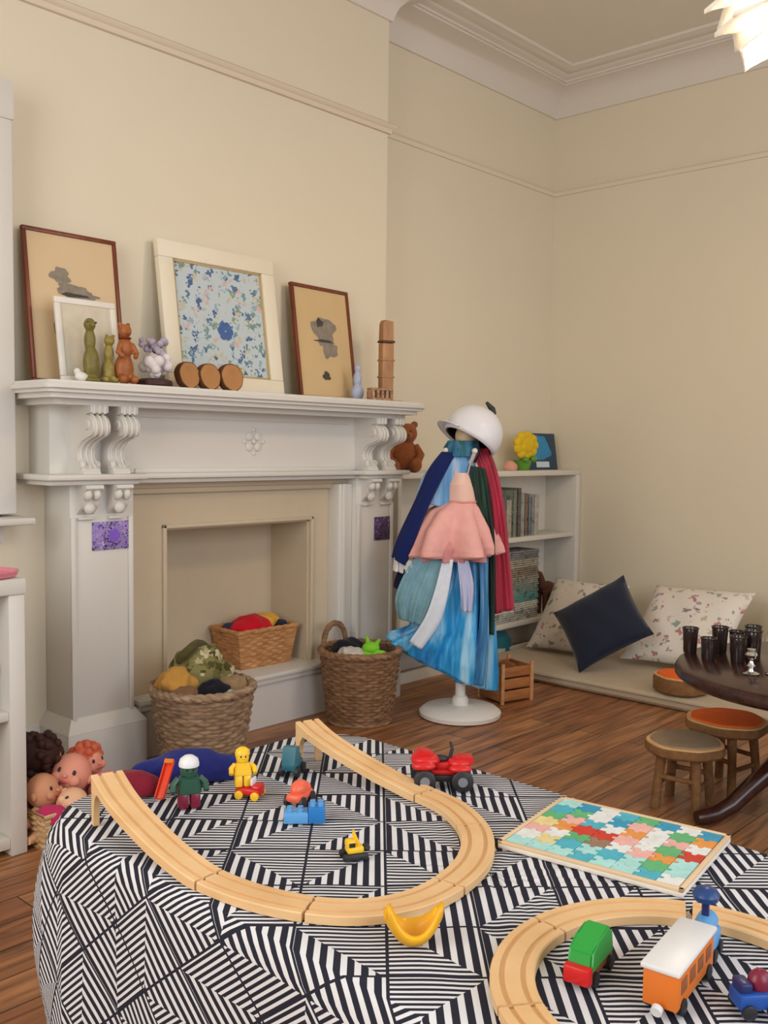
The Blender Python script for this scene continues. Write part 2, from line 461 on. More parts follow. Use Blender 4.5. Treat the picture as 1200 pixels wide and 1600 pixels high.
def bracket(xc, wd=.062):
    bm = BM()
    pr = [(2.838, .966), (2.775, .966), (2.772, .955), (2.786, .945), (2.80, .935), (2.80, .915), (2.808, .895), (2.825, .88), (2.838, .868)]
    prism(bm, pr, 'x', xc-wd/2, xc+wd/2)
    for s in (-1, 1):
        ell(bm, (xc+s*wd*.25, 2.795, .935), (.015, .02, .02), u=12, v=8)
    ell(bm, (xc, 2.808, .89), (.02, .014, .02), u=12, v=8)
    box(bm, xc-wd*.45, xc+wd*.45, 2.825, 2.84, .852, .862, .002)
    obj('bracket', bm, white_paint, fp)
for x in (1.663, 1.772, 2.973, 3.085): corbel(x)
for x in (1.665, 1.775, 2.983, 3.095): bracket(x)
# cast insert around the opening
bm = BM()
box(bm, 1.842, 2.037, 2.925, YB, .0, .95); box(bm, 2.742, 2.925, 2.925, YB, .0, .95); box(bm, 2.037, 2.742, 2.925, YB, .797, .95)
box(bm, 1.842, 2.925, 2.895, 2.93, .945, .968, .004)
box(bm, 1.842, 2.925, 2.905, 2.93, .925, .946, .004)
obj('insert_frame', bm, niche_paint, fp)
bm = BM()
box(bm, 2.845, 2.925, 2.86, 2.93, .2, .945, .008); box(bm, 2.86, 2.88, 2.852, 2.862, .2, .945, .004)
obj('insert_moulding', bm, white_paint, fp)
bm = BM(); box(bm, 1.842, 1.872, 2.875, 2.93, .2, .945, .005); obj('insert_moulding', bm, white_paint, fp)
bm = BM()
for p in (((2.02, 2.037, .21, .812)), ((2.742, 2.756, .21, .812))):
    box(bm, p[0], p[1], 2.915, 2.93, p[2], p[3], .004)
box(bm, 2.02, 2.756, 2.915, 2.93, .797, .812, .004)
obj('opening_bead', bm, niche_paint, fp)
# firebox lining
bm = BM()
box(bm, fx0-.03, fx0+.006, 2.934, 3.19, .2, .83); box(bm, fx1-.006, fx1+.03, 2.934, 3.19, .2, .83)
box(bm, fx0-.03, fx1+.03, 3.16, 3.19, .2, .83); box(bm, fx0, fx1, 2.934, 3.17, .791, .83)
obj('firebox', bm, niche_paint, fp)
# raised hearth with a nosing
bm = BM()
box(bm, 1.878, 2.894, 2.87, 3.17, 0, .19); box(bm, 1.878, 2.894, 2.848, 3.17, .19, .212, .008); box(bm, 1.878, 2.894, 2.858, 2.872, .17, .192, .005)
obj('hearth', bm, white_paint, fp)

# ------------------------------------------------------------------ alcove bookcase
bc = thing('bookcase', 'white open alcove bookcase behind the dress-up stand', 'bookcase', (4.05, 3.03, 0))
bm = BM(); box(bm, 3.285, 4.845, 2.925, 3.145, .955, .983, .004); obj('top', bm, shelf_white, bc)
for z in (.632, .182):
    bm = BM(); box(bm, 3.31, 4.80, 2.935, 3.13, z-.025, z, .003); obj('shelf', bm, shelf_white, bc)
for x0, x1 in ((3.285, 3.31), (4.80, 4.845)):
    bm = BM(); box(bm, x0, x1, 2.925, 3.145, 0, .955, .003); obj('side_panel', bm, shelf_white, bc)
bm = BM(); box(bm, 3.31, 4.80, 3.131, 3.145, 0, .955); obj('back_panel', bm, shelf_white, bc)
bm = BM(); box(bm, 3.31, 4.80, 2.95, 2.97, 0, .05); obj('kick_board', bm, shelf_white, bc)

# ------------------------------------------------------------------ left shelf unit
un = thing('shelf_unit', 'white open shelf unit under the window at the left edge', 'shelf unit', (.85, 2.62, 0))
bm = BM(); box(bm, .45, 1.247, 2.42, 2.8, .70, .742, .004); obj('top', bm, white_paint, un)
bm = BM(); box(bm, 1.2, 1.245, 2.425, 2.8, 0, .70, .003); obj('side_panel', bm, white_paint, un)
bm = BM(); box(bm, .455, .5, 2.425, 2.8, 0, .70, .003); obj('side_panel', bm, white_paint, un)
bm = BM(); box(bm, .5, 1.2, 2.43, 2.785, .365, .39, .003); obj('shelf', bm, white_paint, un)
bm = BM(); box(bm, .5, 1.2, 2.43, 2.785, .02, .05, .003); obj('bottom_board', bm, white_paint, un)
bm = BM(); box(bm, .5, 1.2, 2.785, 2.8, .02, .70); obj('back_panel', bm, white_paint, un)

# ------------------------------------------------------------------ coffee table and its cloth
TX0, TX1, TY0, TY1, TZ = .742, 1.40, .12, 1.43, .516
def rounded_rect(n):
    """points, outward normals, around a rounded rectangle"""
    out = []; c = .12
    for cx, cy, a0 in ((TX1-c, TY1-c, 0), (TX0+c, TY1-c, pi/2), (TX0+c, TY0+c, pi), (TX1-c, TY0+c, 3*pi/2)):
        for k in range(n+1):
            a = a0+pi/2*k/n; out.append((cx+c*cos(a), cy+c*sin(a), cos(a), sin(a)))
    res = []
    for i in range(len(out)):
        p, q = out[i], out[(i+1) % len(out)]
        res.append(p)
        d = math.hypot(q[0]-p[0], q[1]-p[1])
        m = int(d/.02)
        for k in range(1, m):
            t = k/m; res.append(tuple(lerp(p[j], q[j], t) for j in range(4)))
    return res
tb = thing('coffee_table', 'low coffee table hidden under the striped cloth', 'table', ((TX0+TX1)/2, (TY0+TY1)/2, 0))
pine = wood_mat('table_wood', (120, 84, 54), (150, 108, 70))
bm = BM(); prism(bm, [(lerp((TX0+TX1)/2, p[0], .985), lerp((TY0+TY1)/2, p[1], .985)) for p in rounded_rect(8)], 'z', TZ-.03, TZ-.004); obj('tabletop', bm, pine, tb)
for x in (TX0+.12, TX1-.12):
    for y in (TY0+.12, TY1-.12):
        bm = BM(); tube(bm, [(x, y, 0), (x, y, TZ-.03)], [.02, .028], 12); obj('leg', bm, pine, tb)

ring = rounded_rect(14); N = len(ring)
ca, sa = cos(-radians(47.0)), sin(-radians(47.0))
def cuv(x, y):
    x -= .93; y -= .69
    return (x*ca+y*sa, -x*sa+y*ca)
rows, uvs = [], []
ccx, ccy = (TX0+TX1)/2, (TY0+TY1)/2
for i in range(0, 13):                        # flat top, rings growing to the edge
    t = max(i/12, .002)
    rows.append([(ccx+(p[0]-ccx)*t, ccy+(p[1]-ccy)*t, TZ+.0012*sin(p[0]*31+t*9)*cos(p[1]*27+t*5)*min(1, 4*(1-t))) for p in ring])
    uvs.append([cuv(ccx+(p[0]-ccx)*t, ccy+(p[1]-ccy)*t) for p in ring])
per = 0; S_ = []
for i in range(N):
    S_.append(per); q = ring[(i+1) % N]; per += math.hypot(q[0]-ring[i][0], q[1]-ring[i][1])
LEN = .40
corner_fl = lambda p: max(0, 1-abs(abs(p[2])-abs(p[3]))*1.1)
for i in range(1, 25):
    s = LEN*i/24; row = []; uv = []
    for k, p in enumerate(ring):
        a = S_[k]/per*2*pi
        fold = (sin(a*11+.6)*.5+sin(a*5+1.9)*.35+sin(a*23)*.12)*.030*min(1, s/.25)
        cf = corner_fl(p)
        out = .008*min(1, s/.02) + s*.0 + (fold+.01)*(1-cf*.4)*.5 + cf*.034*sin(min(s/.36, 1.1)*pi)
        hem = 1+.08*sin(a*2+1.0)
        drop = max(0, s*hem*.97-.003)
        z = TZ-drop - (.0 if s > .02 else 0)
        if s < .02: out = .008*sin(s/.02*pi/2)
        row.append((p[0]+p[2]*out, p[1]+p[3]*out, z))
        uv.append(cuv(p[0]+p[2]*s*1.05, p[1]+p[3]*s*1.05))
    rows.append(row); uvs.append(uv)
for r in rows: r.append(r[0])
for r in uvs: r.append(r[0])
cl = obj('tablecloth', (lambda b: (sheet(b, rows, uvs), bmesh.ops.remove_doubles(b, verts=b.verts, dist=1e-5), b)[2])(BM()), cloth_mat(), None, ang=80)
solid(cl, .003, -1)
tag(cl, 'black and white striped chevron cloth draped over the low coffee table', 'tablecloth')
TT = TZ+.0015

# ------------------------------------------------------------------ wooden train track
track_wood = wood_mat('beech_wood', (222, 178, 124), (236, 198, 148), (6, 6, 30), .5)
def sample(path, step):
    P = catmull(path, 24); L = [0]
    for a, b in zip(P, P[1:]): L.append(L[-1]+(b-a).length)
    out = []; n = max(2, int(L[-1]/step)); j = 0
    for i in range(n+1):
        s = L[-1]*i/n
        while j < len(L)-2 and L[j+1] < s: j += 1
        out.append((P[j].lerp(P[j+1], (s-L[j])/max(1e-9, L[j+1]-L[j])), s))
    return out
W, TH = .0245, .012
def track_piece(st, s0, s1, total, label, group, asc=0):
    """asc: +1 the high end comes first, -1 the high end comes last"""
    seg = [q for q in st if s0 <= q[1] <= s1]
    bm = BM(); rows = []
    for i, (p, s) in enumerate(seg):
        j = st.index((p, s)); a = st[max(j-1, 0)][0]; b = st[min(j+1, len(st)-1)][0]
        t = (b-a); t.z = 0; t.normalize(); n = Vector((-t.y, t.x, 0))
        top = p.z; bot = top-TH
        if asc:
            d = (s-s0) if asc > 0 else (s1-s)
            bot = top-.014
        bot = max(bot, TT)
        pr = [(-W, top-.0015), (-W+.0015, top), (-.0145, top), (-.0145, top-.003), (-.0085, top-.003), (-.0085, top),
              (.0085, top), (.0085, top-.003), (.0145, top-.003), (.0145, top), (W-.0015, top), (W, top-.0015), (W, bot), (-W, bot)]
        rows.append([bm.verts.new((p.x+n.x*d_, p.y+n.y*d_, z)) for d_, z in pr])
    k = len(rows[0])
    for a, b in zip(rows, rows[1:]):
        for j in range(k): bm.faces.new((a[j], a[(j+1) % k], b[(j+1) % k], b[j]))
    bm.faces.new(rows[0]); bm.faces.new(rows[-1][::-1])
    if asc:
        q0 = seg[0][0] if asc > 0 else seg[-1][0]; q1 = seg[3][0] if asc > 0 else seg[-4][0]
        t = (q1-q0); t.z = 0; t.normalize(); n = Vector((-t.y, t.x, 0))
        for sd in (-1, 1):
            c = q0+n*sd*(W-.005)
            arch = [(0, TT), (.012, TT), (.013, TT+.028), (.018, TT+.043), (.028, TT+.054), (.045, q0.z-.022), (.050, q0.z-.012), (0, q0.z-.008)]
            a_ = [bm.verts.new((c.x+t.x*d_-n.x*.0045, c.y+t.y*d_-n.y*.0045, z_)) for d_, z_ in arch]
            b_ = [bm.verts.new((c.x+t.x*d_+n.x*.0045, c.y+t.y*d_+n.y*.0045, z_)) for d_, z_ in arch]
            bm.faces.new(a_[::-1]); bm.faces.new(b_)
            for j in range(len(arch)): bm.faces.new((a_[j], a_[(j+1) % len(arch)], b_[(j+1) % len(arch)], b_[j]))
    return tag(obj('train_track', bm, track_wood, ang=30), label, 'train track', group)
p1 = [(.80, 1.305, .594), (.781, 1.235, .580), (.774, 1.16, .560), (.773, 1.085, .541), (.776, 1.01, TT+TH), (.79, .918, TT+TH), (.827, .838, TT+TH), (.884, .790, TT+TH),
      (.963, .775, TT+TH), (1.064, .798, TT+TH), (1.148, .858, TT+TH), (1.203, .945, TT+TH), (1.219, 1.035, TT+TH+.002), (1.212, 1.105, .545), (1.203, 1.18, .565), (1.205, 1.25, .582), (1.218, 1.305, .594)]
st = sample(p1, .004); T = st[-1][1]
cuts = [0, .30, T*.345, T*.50, T*.66, T-.30, T]
g1 = 'track pieces of the large open loop'
labs = ['ascending wooden track with an arch under its raised end, beside the dolls', 'short wooden track piece next to the left ascending track',
        'curved wooden track forming the near left of the big loop', 'curved wooden track just behind the yellow scoop toy',
        'curved wooden track at the right bend beside the puzzle board', 'ascending wooden track with raised arched end in front of the right wicker basket']
for i in range(6):
    track_piece(st, cuts[i]+(.0006 if i else 0), cuts[i+1]-.0006, T, labs[i], g1, 1 if i == 0 else -1 if i == 5 else 0)
p2 = [(.962+.187*cos(a), .432+.187*sin(a), TT+TH) for a in [radians(d) for d in range(200, -31, -10)]]
st2 = sample(p2, .004); T2 = st2[-1][1]
labs2 = ['curved wooden track rising from the bottom edge of the photo', 'curved wooden track at the top left of the near ring', 'curved wooden track below the puzzle board corner', 'curved wooden track behind the blue engine, running off to the right']
c2 = [0, T2*.25, T2*.5, T2*.76, T2]
for i in range(4):
    track_piece(st2, c2[i]+(.0006 if i else 0), c2[i+1]-.0006, T2, labs2[i], 'track pieces of the near ring')

# ------------------------------------------------------------------ plastic and toy materials
def plast(n, c, r=.35): return mat('plastic_'+n, c, r, var=.02, spec=.5)
red, yel, grn, blu = plast('red', (206, 28, 30)), plast('yellow', (246, 196, 40)), plast('green', (40, 158, 62)), plast('blue', (30, 78, 160))
coral, teal, sky, blk = plast('coral', (238, 104, 74)), plast('teal', (34, 104, 120)), plast('sky_blue', (92, 160, 216)), plast('black', (34, 34, 38), .5)
wht, dgrn, org, grey = plast('white', (226, 226, 226)), plast('dark_green', (42, 84, 66)), plast('orange', (216, 112, 34)), plast('grey', (120, 124, 132))
maroon, navy_p, skin_p, gold = plast('maroon', (122, 24, 52)), plast('navy', (34, 42, 96)), plast('skin', (236, 190, 150)), plast('amber', (240, 176, 24))

def wheels(t, pts, r, wd, ax=(0, 1, 0), m=None, hub=None):
    for p in pts:
        bm = BM(); a = Vector(ax)*wd/2; c = Vector(p)
        tube(bm, [c-a, c-a*.8, c+a*.8, c+a], [r*.85, r, r, r*.85], 18)
        wl = obj('wheel', bm, m or blk, t, False)
        if hub:
            bm = BM(); tube(bm, [c-a*1.08, c+a*1.08], r*.45, 12); obj('hub', bm, hub, wl, False)
ZR = -YAW
# red quad bike: long axis lies across the view
t = thing('toy_quad_bike', 'red plastic toy quad bike with black wheels at the far right table edge', 'toy', (1.285, 1.035, TT), ZR)
bm = BM()
box(bm, -.038, .038, -.012, .012, .022, .032, .004)
ell(bm, (-.028, 0, .047), (.026, .024, .012)); ell(bm, (.030, 0, .043), (.022, .022, .011)); box(bm, -.012, .020, -.010, .010, .030, .045, .005)
for s in (-1, 1):
    ell(bm, (-.032, s*.022, .042), (.021, .011, .008)); ell(bm, (.030, s*.022, .038), (.020, .011, .007))
prism(bm, [(-.052, .052), (-.038, .066), (-.02, .062), (-.006, .048), (-.02, .042), (-.045, .045)], 'y', -.012, .012)
prism(bm, [(.010, .042), (.030, .055), (.052, .054), (.054, .044), (.03, .036)], 'y', -.012, .012)
obj('body', bm, red, t, False)
bm = BM(); ell(bm, (-.004, 0, .049), (.016, .009, .006)); obj('seat', bm, blk, t, False)
bm = BM(); tube(bm, [(.012, 0, .044), (.018, 0, .068)], .003, 8); tube(bm, [(.016, -.02, .070), (.018, 0, .066), (.016, .02, .070)], .0028, 8); obj('handlebar', bm, blk, t, False)
bm = BM(); box(bm, -.03, .034, -.016, .016, .012, .024, .003); obj('chassis', bm, blk, t, False)
wheels(t, [(-.030, -.026, .0185), (-.030, .026, .0185), (.034, -.026, .0185), (.034, .026, .0185)], .0185, .017, hub=grey)

def figure(name, label, loc, rz, body, head, hat, legs, arm=None, lean=0, sc=1, group=None):
    t = thing(name, label, 'toy figure', loc, rz, group)
    t.rotation_euler = (lean, 0, rz); t.scale = (sc,)*3
    bm = BM(); box(bm, -.014, -.001, -.008, .010, 0, .020, .003); box(bm, .001, .014, -.008, .010, 0, .020, .003); obj('legs', bm, legs, t, False)
    bm = BM(); prism(bm, [(-.016, .019), (.016, .019), (.012, .042), (-.012, .042)], 'y', -.009, .009)
    bmesh.ops.bevel(bm, geom=list(bm.edges), offset=.002, segments=2, affect='EDGES'); obj('torso', bm, body, t, False)
    for s in (-1, 1):
        bm = BM(); tube(bm, [(s*.013, 0, .039), (s*.020, -.002, .032), (s*.021, -.010, .024)], [.0045, .005, .004], 8); obj('arm', bm, arm or body, t, False)
    bm = BM(); lathe(bm, [(.004, .041), (.010, .043), (.0115, .049), (.0115, .054), (.010, .059), (.004, .061)], 18)
    ell(bm, (0, -.0115, .050), (.002, .002, .002), u=8, v=6)
    h = obj('head', bm, head, t, False)
    bm = BM()
    for s in (-1, 1):
        bm = BM(); ell(bm, (s*.004, -.0112, .053), (.0014, .001, .0018), u=8, v=6); obj('eye', bm, blk, h, False)
    bm = BM(); lathe(bm, [(.013, .055), (.0132, .058), (.0115, .064), (.006, .068), (.001, .069)], 18); obj('hat', bm, hat, h, False)
    return t
figure('toy_figure', 'green toy figure with a white hat near the left ascending track', (.922, 1.262, TT), -.5, dgrn, dgrn, wht, maroon, lean=0, sc=1.25)
# yellow figure riding a little red car
t = thing('toy_car', 'small red toy car with a white front under the yellow figure', 'toy', (1.02, 1.228, TT), -1.1)
bm = BM(); box(bm, -.022, .022, -.013, .013, .006, .018, .004); box(bm, .006, .022, -.012, .012, .016, .024, .004); obj('body', bm, red, t, False)
bm = BM(); box(bm, .004, .008, -.010, .010, .022, .034, .002); obj('windscreen', bm, wht, t, False)
wheels(t, [(x, y, .007) for x in (-.014, .014) for y in (-.014, .014)], .007, .006, m=yel)
f = figure('toy_figure', 'yellow toy figure sitting on the small red toy car', (1.013, 1.238, TT+.0175), -.55, yel, yel, yel, yel, lean=-.12, sc=.95)
# teal wind-up digger lying near the far edge
t = thing('toy_truck', 'teal toy truck with black wheels near the far table edge', 'toy', (1.145, 1.262, TT), .5)
bm = BM(); box(bm, -.024, .024, -.013, .013, .012, .026, .004); prism(bm, [(-.024, .024), (.006, .024), (.002, .052), (-.016, .054)], 'y', -.012, .012); obj('body', bm, teal, t, False)
bm = BM(); box(bm, .010, .024, -.010, .010, .025, .034, .003); obj('load', bm, grey, t, False)
wheels(t, [(x, y, .010) for x in (-.015, .015) for y in (-.014, .014)], .010, .008)
t = thing('toy_car', 'coral orange toy car with black wheels behind the sky blue block', 'toy', (1.058, 1.148, TT), .35)
bm = BM(); box(bm, -.026, .026, -.014, .014, .008, .022, .006); ell(bm, (-.002, 0, .026), (.020, .013, .014)); ell(bm, (.015, 0, .024), (.010, .012, .009)); obj('body', bm, coral, t, False)
wheels(t, [(x, y, .009) for x in (-.016, .016) for y in (-.014, .014)], .009, .007)
t = thing('toy_block', 'sky blue toy building brick with studs in front of the coral car', 'toy', (1.012, 1.09, TT), -.75)
bm = BM(); box(bm, -.030, .008, -.014, .014, 0, .017, .002); obj('light_brick', bm, sky, t, False)
bm = BM(); box(bm, .008, .034, -.014, .014, 0, .026, .002); obj('dark_brick', bm, plast('mid_blue', (38, 120, 190)), t, False)
bm = BM()
for x, z in ((-.021, .017), (-.004, .017), (.015, .026), (.027, .026)):
    for y in (-.007, .007): tube(bm, [(x, y, z-.001), (x, y, z+.004)], .0045, 12)
obj('studs', bm, sky, t, False)
# small yellow digger on black tracks
t = thing('toy_digger', 'tiny yellow toy digger on black tracks inside the big track loop', 'toy', (.968, .937, TT), -.5)
bm = BM(); box(bm, -.011, .013, -.010, .010, .009, .019, .003); box(bm, -.012, .002, -.008, .008, .017, .028, .003); tube(bm, [(.008, 0, .016), (.002, .001, .030), (-.001, .001, .040)], [.003, .003, .002], 8); obj('cab', bm, yel, t, False)
for s in (-1, 1):
    bm = BM(); box(bm, -.019, .019, s*.010-.0045, s*.010+.0045, 0, .011, .004); obj('track', bm, blk, t, False)
bm = BM(); ell(bm, (.018, 0, .014), (.006, .009, .005)); obj('bucket', bm, blk, t, False)
bm = BM(); box(bm, -.009, .0, -.0083, -.0076, .019, .025); obj('window', bm, blk, t, False)
# yellow scoop
bm = BM(); rows = []
for i in range(9):
    v = -1+2*i/8; row = []
    for j in range(13):
        u = -1+2*j/12
        row.append((u*.029, v*.022*(1-.3*u*u), .004+.028*abs(u)**2.2*(1-.35*v) + .016*v*v))
    rows.append(row)
sheet(bm, rows)
o = obj('toy_scoop', bm, gold, ang=60); solid(o, .006, 1); o.location = (.848, .722, TT-.001); o.rotation_euler = (0, 0, ZR+.1)
tag(o, 'amber yellow curved toy scoop lying in front of the big track loop', 'toy')
# green roofed red wagon
t = thing('toy_wagon', 'green and red toy wagon inside the near track ring', 'toy', (.933, .535, TT), .16)
bm = BM(); prism(bm, [(-.034, .016), (.034, .016), (.030, .044), (.018, .052), (-.010, .046), (-.030, .040)], 'y', -.0145, .0145)
bmesh.ops.bevel(bm, geom=list(bm.edges), offset=.003, segments=2, affect='EDGES'); obj('cover', bm, grn, t, False)
bm = BM(); box(bm, -.042, -.030, -.0155, .0155, .006, .026, .003); obj('bumper', bm, red, t, False)
bm = BM(); box(bm, .033, .046, -.010, .010, .010, .024, .003); obj('buffer', bm, red, t, False)
bm = BM(); box(bm, -.033, .035, -.013, .013, .008, .018, .002); obj('chassis', bm, wood_mat('toy_brown', (128, 70, 38), (150, 88, 50)), t, False)
wheels(t, [(x, y, .008) for x in (-.022, .022) for y in (-.0145, .0145)], .008, .006)
# orange wagon with white roof
t = thing('toy_wagon', 'long orange wooden toy wagon with a flat white roof', 'toy', (.968, .447, TT), .12)
bm = BM(); box(bm, -.060, .060, -.0185, .0185, .010, .049, .002); obj('body', bm, plast('orange_wood', (222, 116, 32), .5), t, False)
bm = BM(); box(bm, -.0625, .0625, -.021, .021, .048, .054, .002); obj('roof', bm, wht, t, False)
bm = BM()
for x in (-.04, -.013, .013, .04): box(bm, x-.009, x+.009, -.0192, .0192, .024, .040, .001)
obj('window_panel', bm, wood_mat('toy_brown', (128, 70, 38), (150, 88, 50)), t, False)
bm = BM(); tube(bm, [(-.064, 0, .012), (-.070, 0, .010)], .006, 12); obj('coupling', bm, wht, t, False)
wheels(t, [(x, y, .009) for x in (-.042, .042) for y in (-.0175, .0175)], .009, .007)
# blue engine with tall funnel at the end of the wagon
t = thing('toy_engine', 'blue toy engine with a tall dark blue capped funnel behind the orange wagon', 'toy', (1.062, .462, TT), .2)
bm = BM(); box(bm, -.022, .022, -.015, .015, .010, .030, .003); tube(bm, [(-.018, 0, .034), (.02, 0, .034)], .012, 18); obj('body', bm, sky, t, False)
bm = BM(); tube(bm, [(.004, 0, .04), (.004, 0, .062)], .0045, 12); f1 = obj('funnel', bm, navy_p, t, False)
bm = BM(); lathe(bm, [(.006, .060), (.014, .064), (.0155, .070), (.012, .076), (.004, .079)], 20, (.004, 0, 0)); obj('funnel_cap', bm, plast('deep_blue', (28, 64, 120)), f1, False)
wheels(t, [(x, y, .008) for x in (-.014, .014) for y in (-.015, .015)], .008, .006)
t = thing('toy_engine', 'dark blue and maroon toy engine at the bottom right corner', 'toy', (.988, .372, TT), -.7)
bm = BM(); box(bm, -.024, .022, -.014, .014, .008, .026, .004); obj('body', bm, blu, t, False)
bm = BM(); ell(bm, (.004, 0, .032), (.013, .011, .014)); obj('boiler', bm, maroon, t, False)
bm = BM(); box(bm, -.022, -.008, -.011, .011, .025, .036, .003); obj('cab', bm, navy_p, t, False)
wheels(t, [(x, y, .008) for x in (-.014, .014) for y in (-.0145, .0145)], .008, .006)

# ------------------------------------------------------------------ puzzle board
pb = thing('puzzle_board', 'large jigsaw puzzle with turquoise sea and red boat on a white board', 'puzzle', (1.27, .692, TT), math.atan2(-.268, .037))
LX, LY = .136, .113
bm = BM(); box(bm, -LX, LX, -LY, LY, 0, .008, .002); obj('board', bm, mat('puzzle_board_white', (232, 222, 208), .5), pb, False)
bm = BM()
for a in ((-LX, LX, -LY, -LY+.007), (-LX, LX, LY-.007, LY), (-LX, -LX+.007, -LY, LY), (LX-.007, LX, -LY, LY)): box(bm, a[0], a[1], a[2], a[3], .007, .012, .001)
obj('rim', bm, mat('puzzle_rim', (226, 196, 158), .5), pb, False)
pal = {'t': (70, 178, 200), 'T': (30, 150, 190), 'w': (228, 232, 230), 'p': (236, 178, 170), 'r': (206, 52, 40), 'o': (228, 150, 70), 'g': (92, 180, 120), 'c': (170, 224, 222), 'y': (232, 214, 150), 'b': (150, 120, 100)}
# rows run from the left (near) edge of the board towards the table's right edge
grid = ['ccctcctw', 'wytctcgc', 'pwgbwpoc', 'yorrpwgr', 'gptwowpw', 'tgwTpwgo', 'cTwtgTwT']
ny, nx = len(grid), 8
for j in range(ny):
    for i in range(nx):
        x0 = -LX+.008+(2*LX-.016)*i/nx; x1 = -LX+.008+(2*LX-.016)*(i+1)/nx
        y0 = -LY+.008+(2*LY-.016)*j/ny; y1 = -LY+.008+(2*LY-.016)*(j+1)/ny
        bm = BM(); gp = .0006; poly = []
        def edge(a, b, sgn, key):
            # straight edge with a jigsaw knob
            a, b = Vector(a), Vector(b); d = b-a; n_ = Vector((d.y, -d.x))*sgn
            out = [a]
            if key:
                for tt, hh in ((.38, 0), (.36, .10), (.42, .2), (.5, .23), (.58, .2), (.64, .10), (.62, 0)): out.append(a+d*tt+n_*hh)
            return out
        h = lambda a, b: 1 if ((a*7+b*13+a*b*5) % 2) else -1
        a, b, c, d = (x0+gp, y0+gp), (x1-gp, y0+gp), (x1-gp, y1-gp), (x0+gp, y1-gp)
        poly += edge(a, b, h(i, j), j > 0) + edge(b, c, h(i+3, j+9), i < nx-1) + edge(c, d, -h(i, j+1), j < ny-1) + edge(d, a, -h(i+2, j+9), i > 0)
        prism(bm, [tuple(p) for p in poly], 'z', .0082, .0112)
        k = grid[j][i]
        obj('puzzle_piece', bm, mat('puzzle_'+k + '_' , pal[k], .4, var=.22, scale=60), pb, False)

# ------------------------------------------------------------------ things on the mantel shelf
MZ = 1.288
brown_frame = wood_mat('mahogany_frame', (98, 44, 26), (126, 62, 38), (30, 30, 3), .35)
def blob(bm, cx, cz, rx, rz, y, seed, n=28, amp=.3):
    rnd = random.Random(seed); ph = [rnd.uniform(0, 6.28) for _ in range(4)]
    pts = []
    for k in range(n):
        a = 2*pi*k/n; q = 1+amp*(sin(3*a+ph[0])*.5+sin(5*a+ph[1])*.35+sin(8*a+ph[2])*.25)
        pts.append(bm.verts.new((cx+rx*q*cos(a), y, cz+rz*q*sin(a))))
    bm.faces.new(pts)
def picture(name, label, xc, w_, h_, yb, yt, fm, fwid, paper, dep=.018, rz=0):
    """stands on the shelf, leaning back from yb (foot) to yt (top)"""
    t = thing(name, label, 'picture', (xc, yb, MZ), rz); t.rotation_euler = (-math.atan2(yt-yb, h_), 0, rz)
    a = w_/2; bm = BM()
    for b in ((-a, a, 0, fwid), (-a, a, h_-fwid, h_), (-a, -a+fwid, fwid, h_-fwid), (a-fwid, a, fwid, h_-fwid)):
        box(bm, b[0], b[1], -dep/2, dep/2, b[2], b[3], .003)
    obj('frame', bm, fm, t, False)
    bm = BM(); box(bm, -a+fwid*.7, a-fwid*.7, -.002, .004, fwid*.7, h_-fwid*.7); obj('print', bm, paper, t, False)
    return t
paper = mat('aged_paper', (214, 188, 150), .8, var=.05, scale=8)
paper2 = mat('tan_paper', (206, 178, 132), .8, var=.06, scale=8)
ink = mat('grey_ink_wash', (140, 130, 116), .9, var=.35, scale=40)
ink_d = mat('dark_ink', (74, 70, 66), .9, var=.3, scale=50)
t = picture('framed_picture', 'tall brown framed sketch leaning at the left end of the mantel', 1.69, .338, .50, 2.90, 2.965, brown_frame, .014, paper)
bm = BM(); blob(bm, -.005, .31, .06, .022, -.003, 3); blob(bm, -.045, .355, .035, .025, -.0031, 5); blob(bm, .03, .295, .055, .014, -.0032, 8); blob(bm, -.06, .20, .02, .05, -.0031, 9); obj('ink_drawing', bm, ink, t, False)
bm = BM(); blob(bm, .0, .295, .05, .006, -.0036, 13); blob(bm, -.055, .245, .008, .02, -.0036, 15); blob(bm, .06, .28, .02, .005, -.0036, 17); obj('ink_accent', bm, ink_d, t, False)
t = picture('framed_picture', 'smaller brown framed sketch leaning at the right end of the mantel', 2.822, .345, .47, 2.90, 2.965, brown_frame, .015, paper2, rz=.06)
bm = BM(); blob(bm, .005, .285, .068, .06, -.003, 23); blob(bm, .03, .215, .045, .04, -.0031, 25); obj('ink_drawing', bm, ink, t, False)
bm = BM(); blob(bm, .0, .245, .055, .006, -.0036, 33); blob(bm, -.005, .10, .022, .018, -.0036, 35); blob(bm, -.02, .32, .02, .018, -.0036, 36); obj('ink_accent', bm, ink_d, t, False)
cream_frame = mat('cream_frame', (232, 222, 200), .5, var=.03)
floral = spots_mat('blue_floral_print', (190, 202, 206), [(0, (92, 122, 150)), (.22, (150, 172, 190)), (.4, (196, 188, 160)), (.55, (120, 150, 150)), (.68, (84, 108, 146)), (.82, (206, 176, 172)), (.92, (142, 160, 130))], 34, thr=.42)
t = picture('framed_picture', 'white framed blue floral print standing in the middle of the mantel', 2.287, .535, .54, 2.885, 2.965, cream_frame, .062, floral, dep=.026)
bm = BM()
for b in ((-.205, .205, .062, .070), (-.205, .205, .470, .478), (-.205, -.197, .062, .478), (.197, .205, .062, .478)): box(bm, b[0], b[1], -.006, -.001, b[2], b[3], .001)
obj('inner_bead', bm, mat('gilt_bead', (186, 160, 112), .5), t, False)
bm = BM()
for k in range(6):
    a = k*pi/3; blob(bm, .01+.02*cos(a), .235+.02*sin(a), .016, .016, -.0034-.0002*k, 40+k, amp=.12)
fl = obj('blue_flower', bm, mat('print_blue', (74, 104, 158), .8, var=.2, scale=50), t, False)
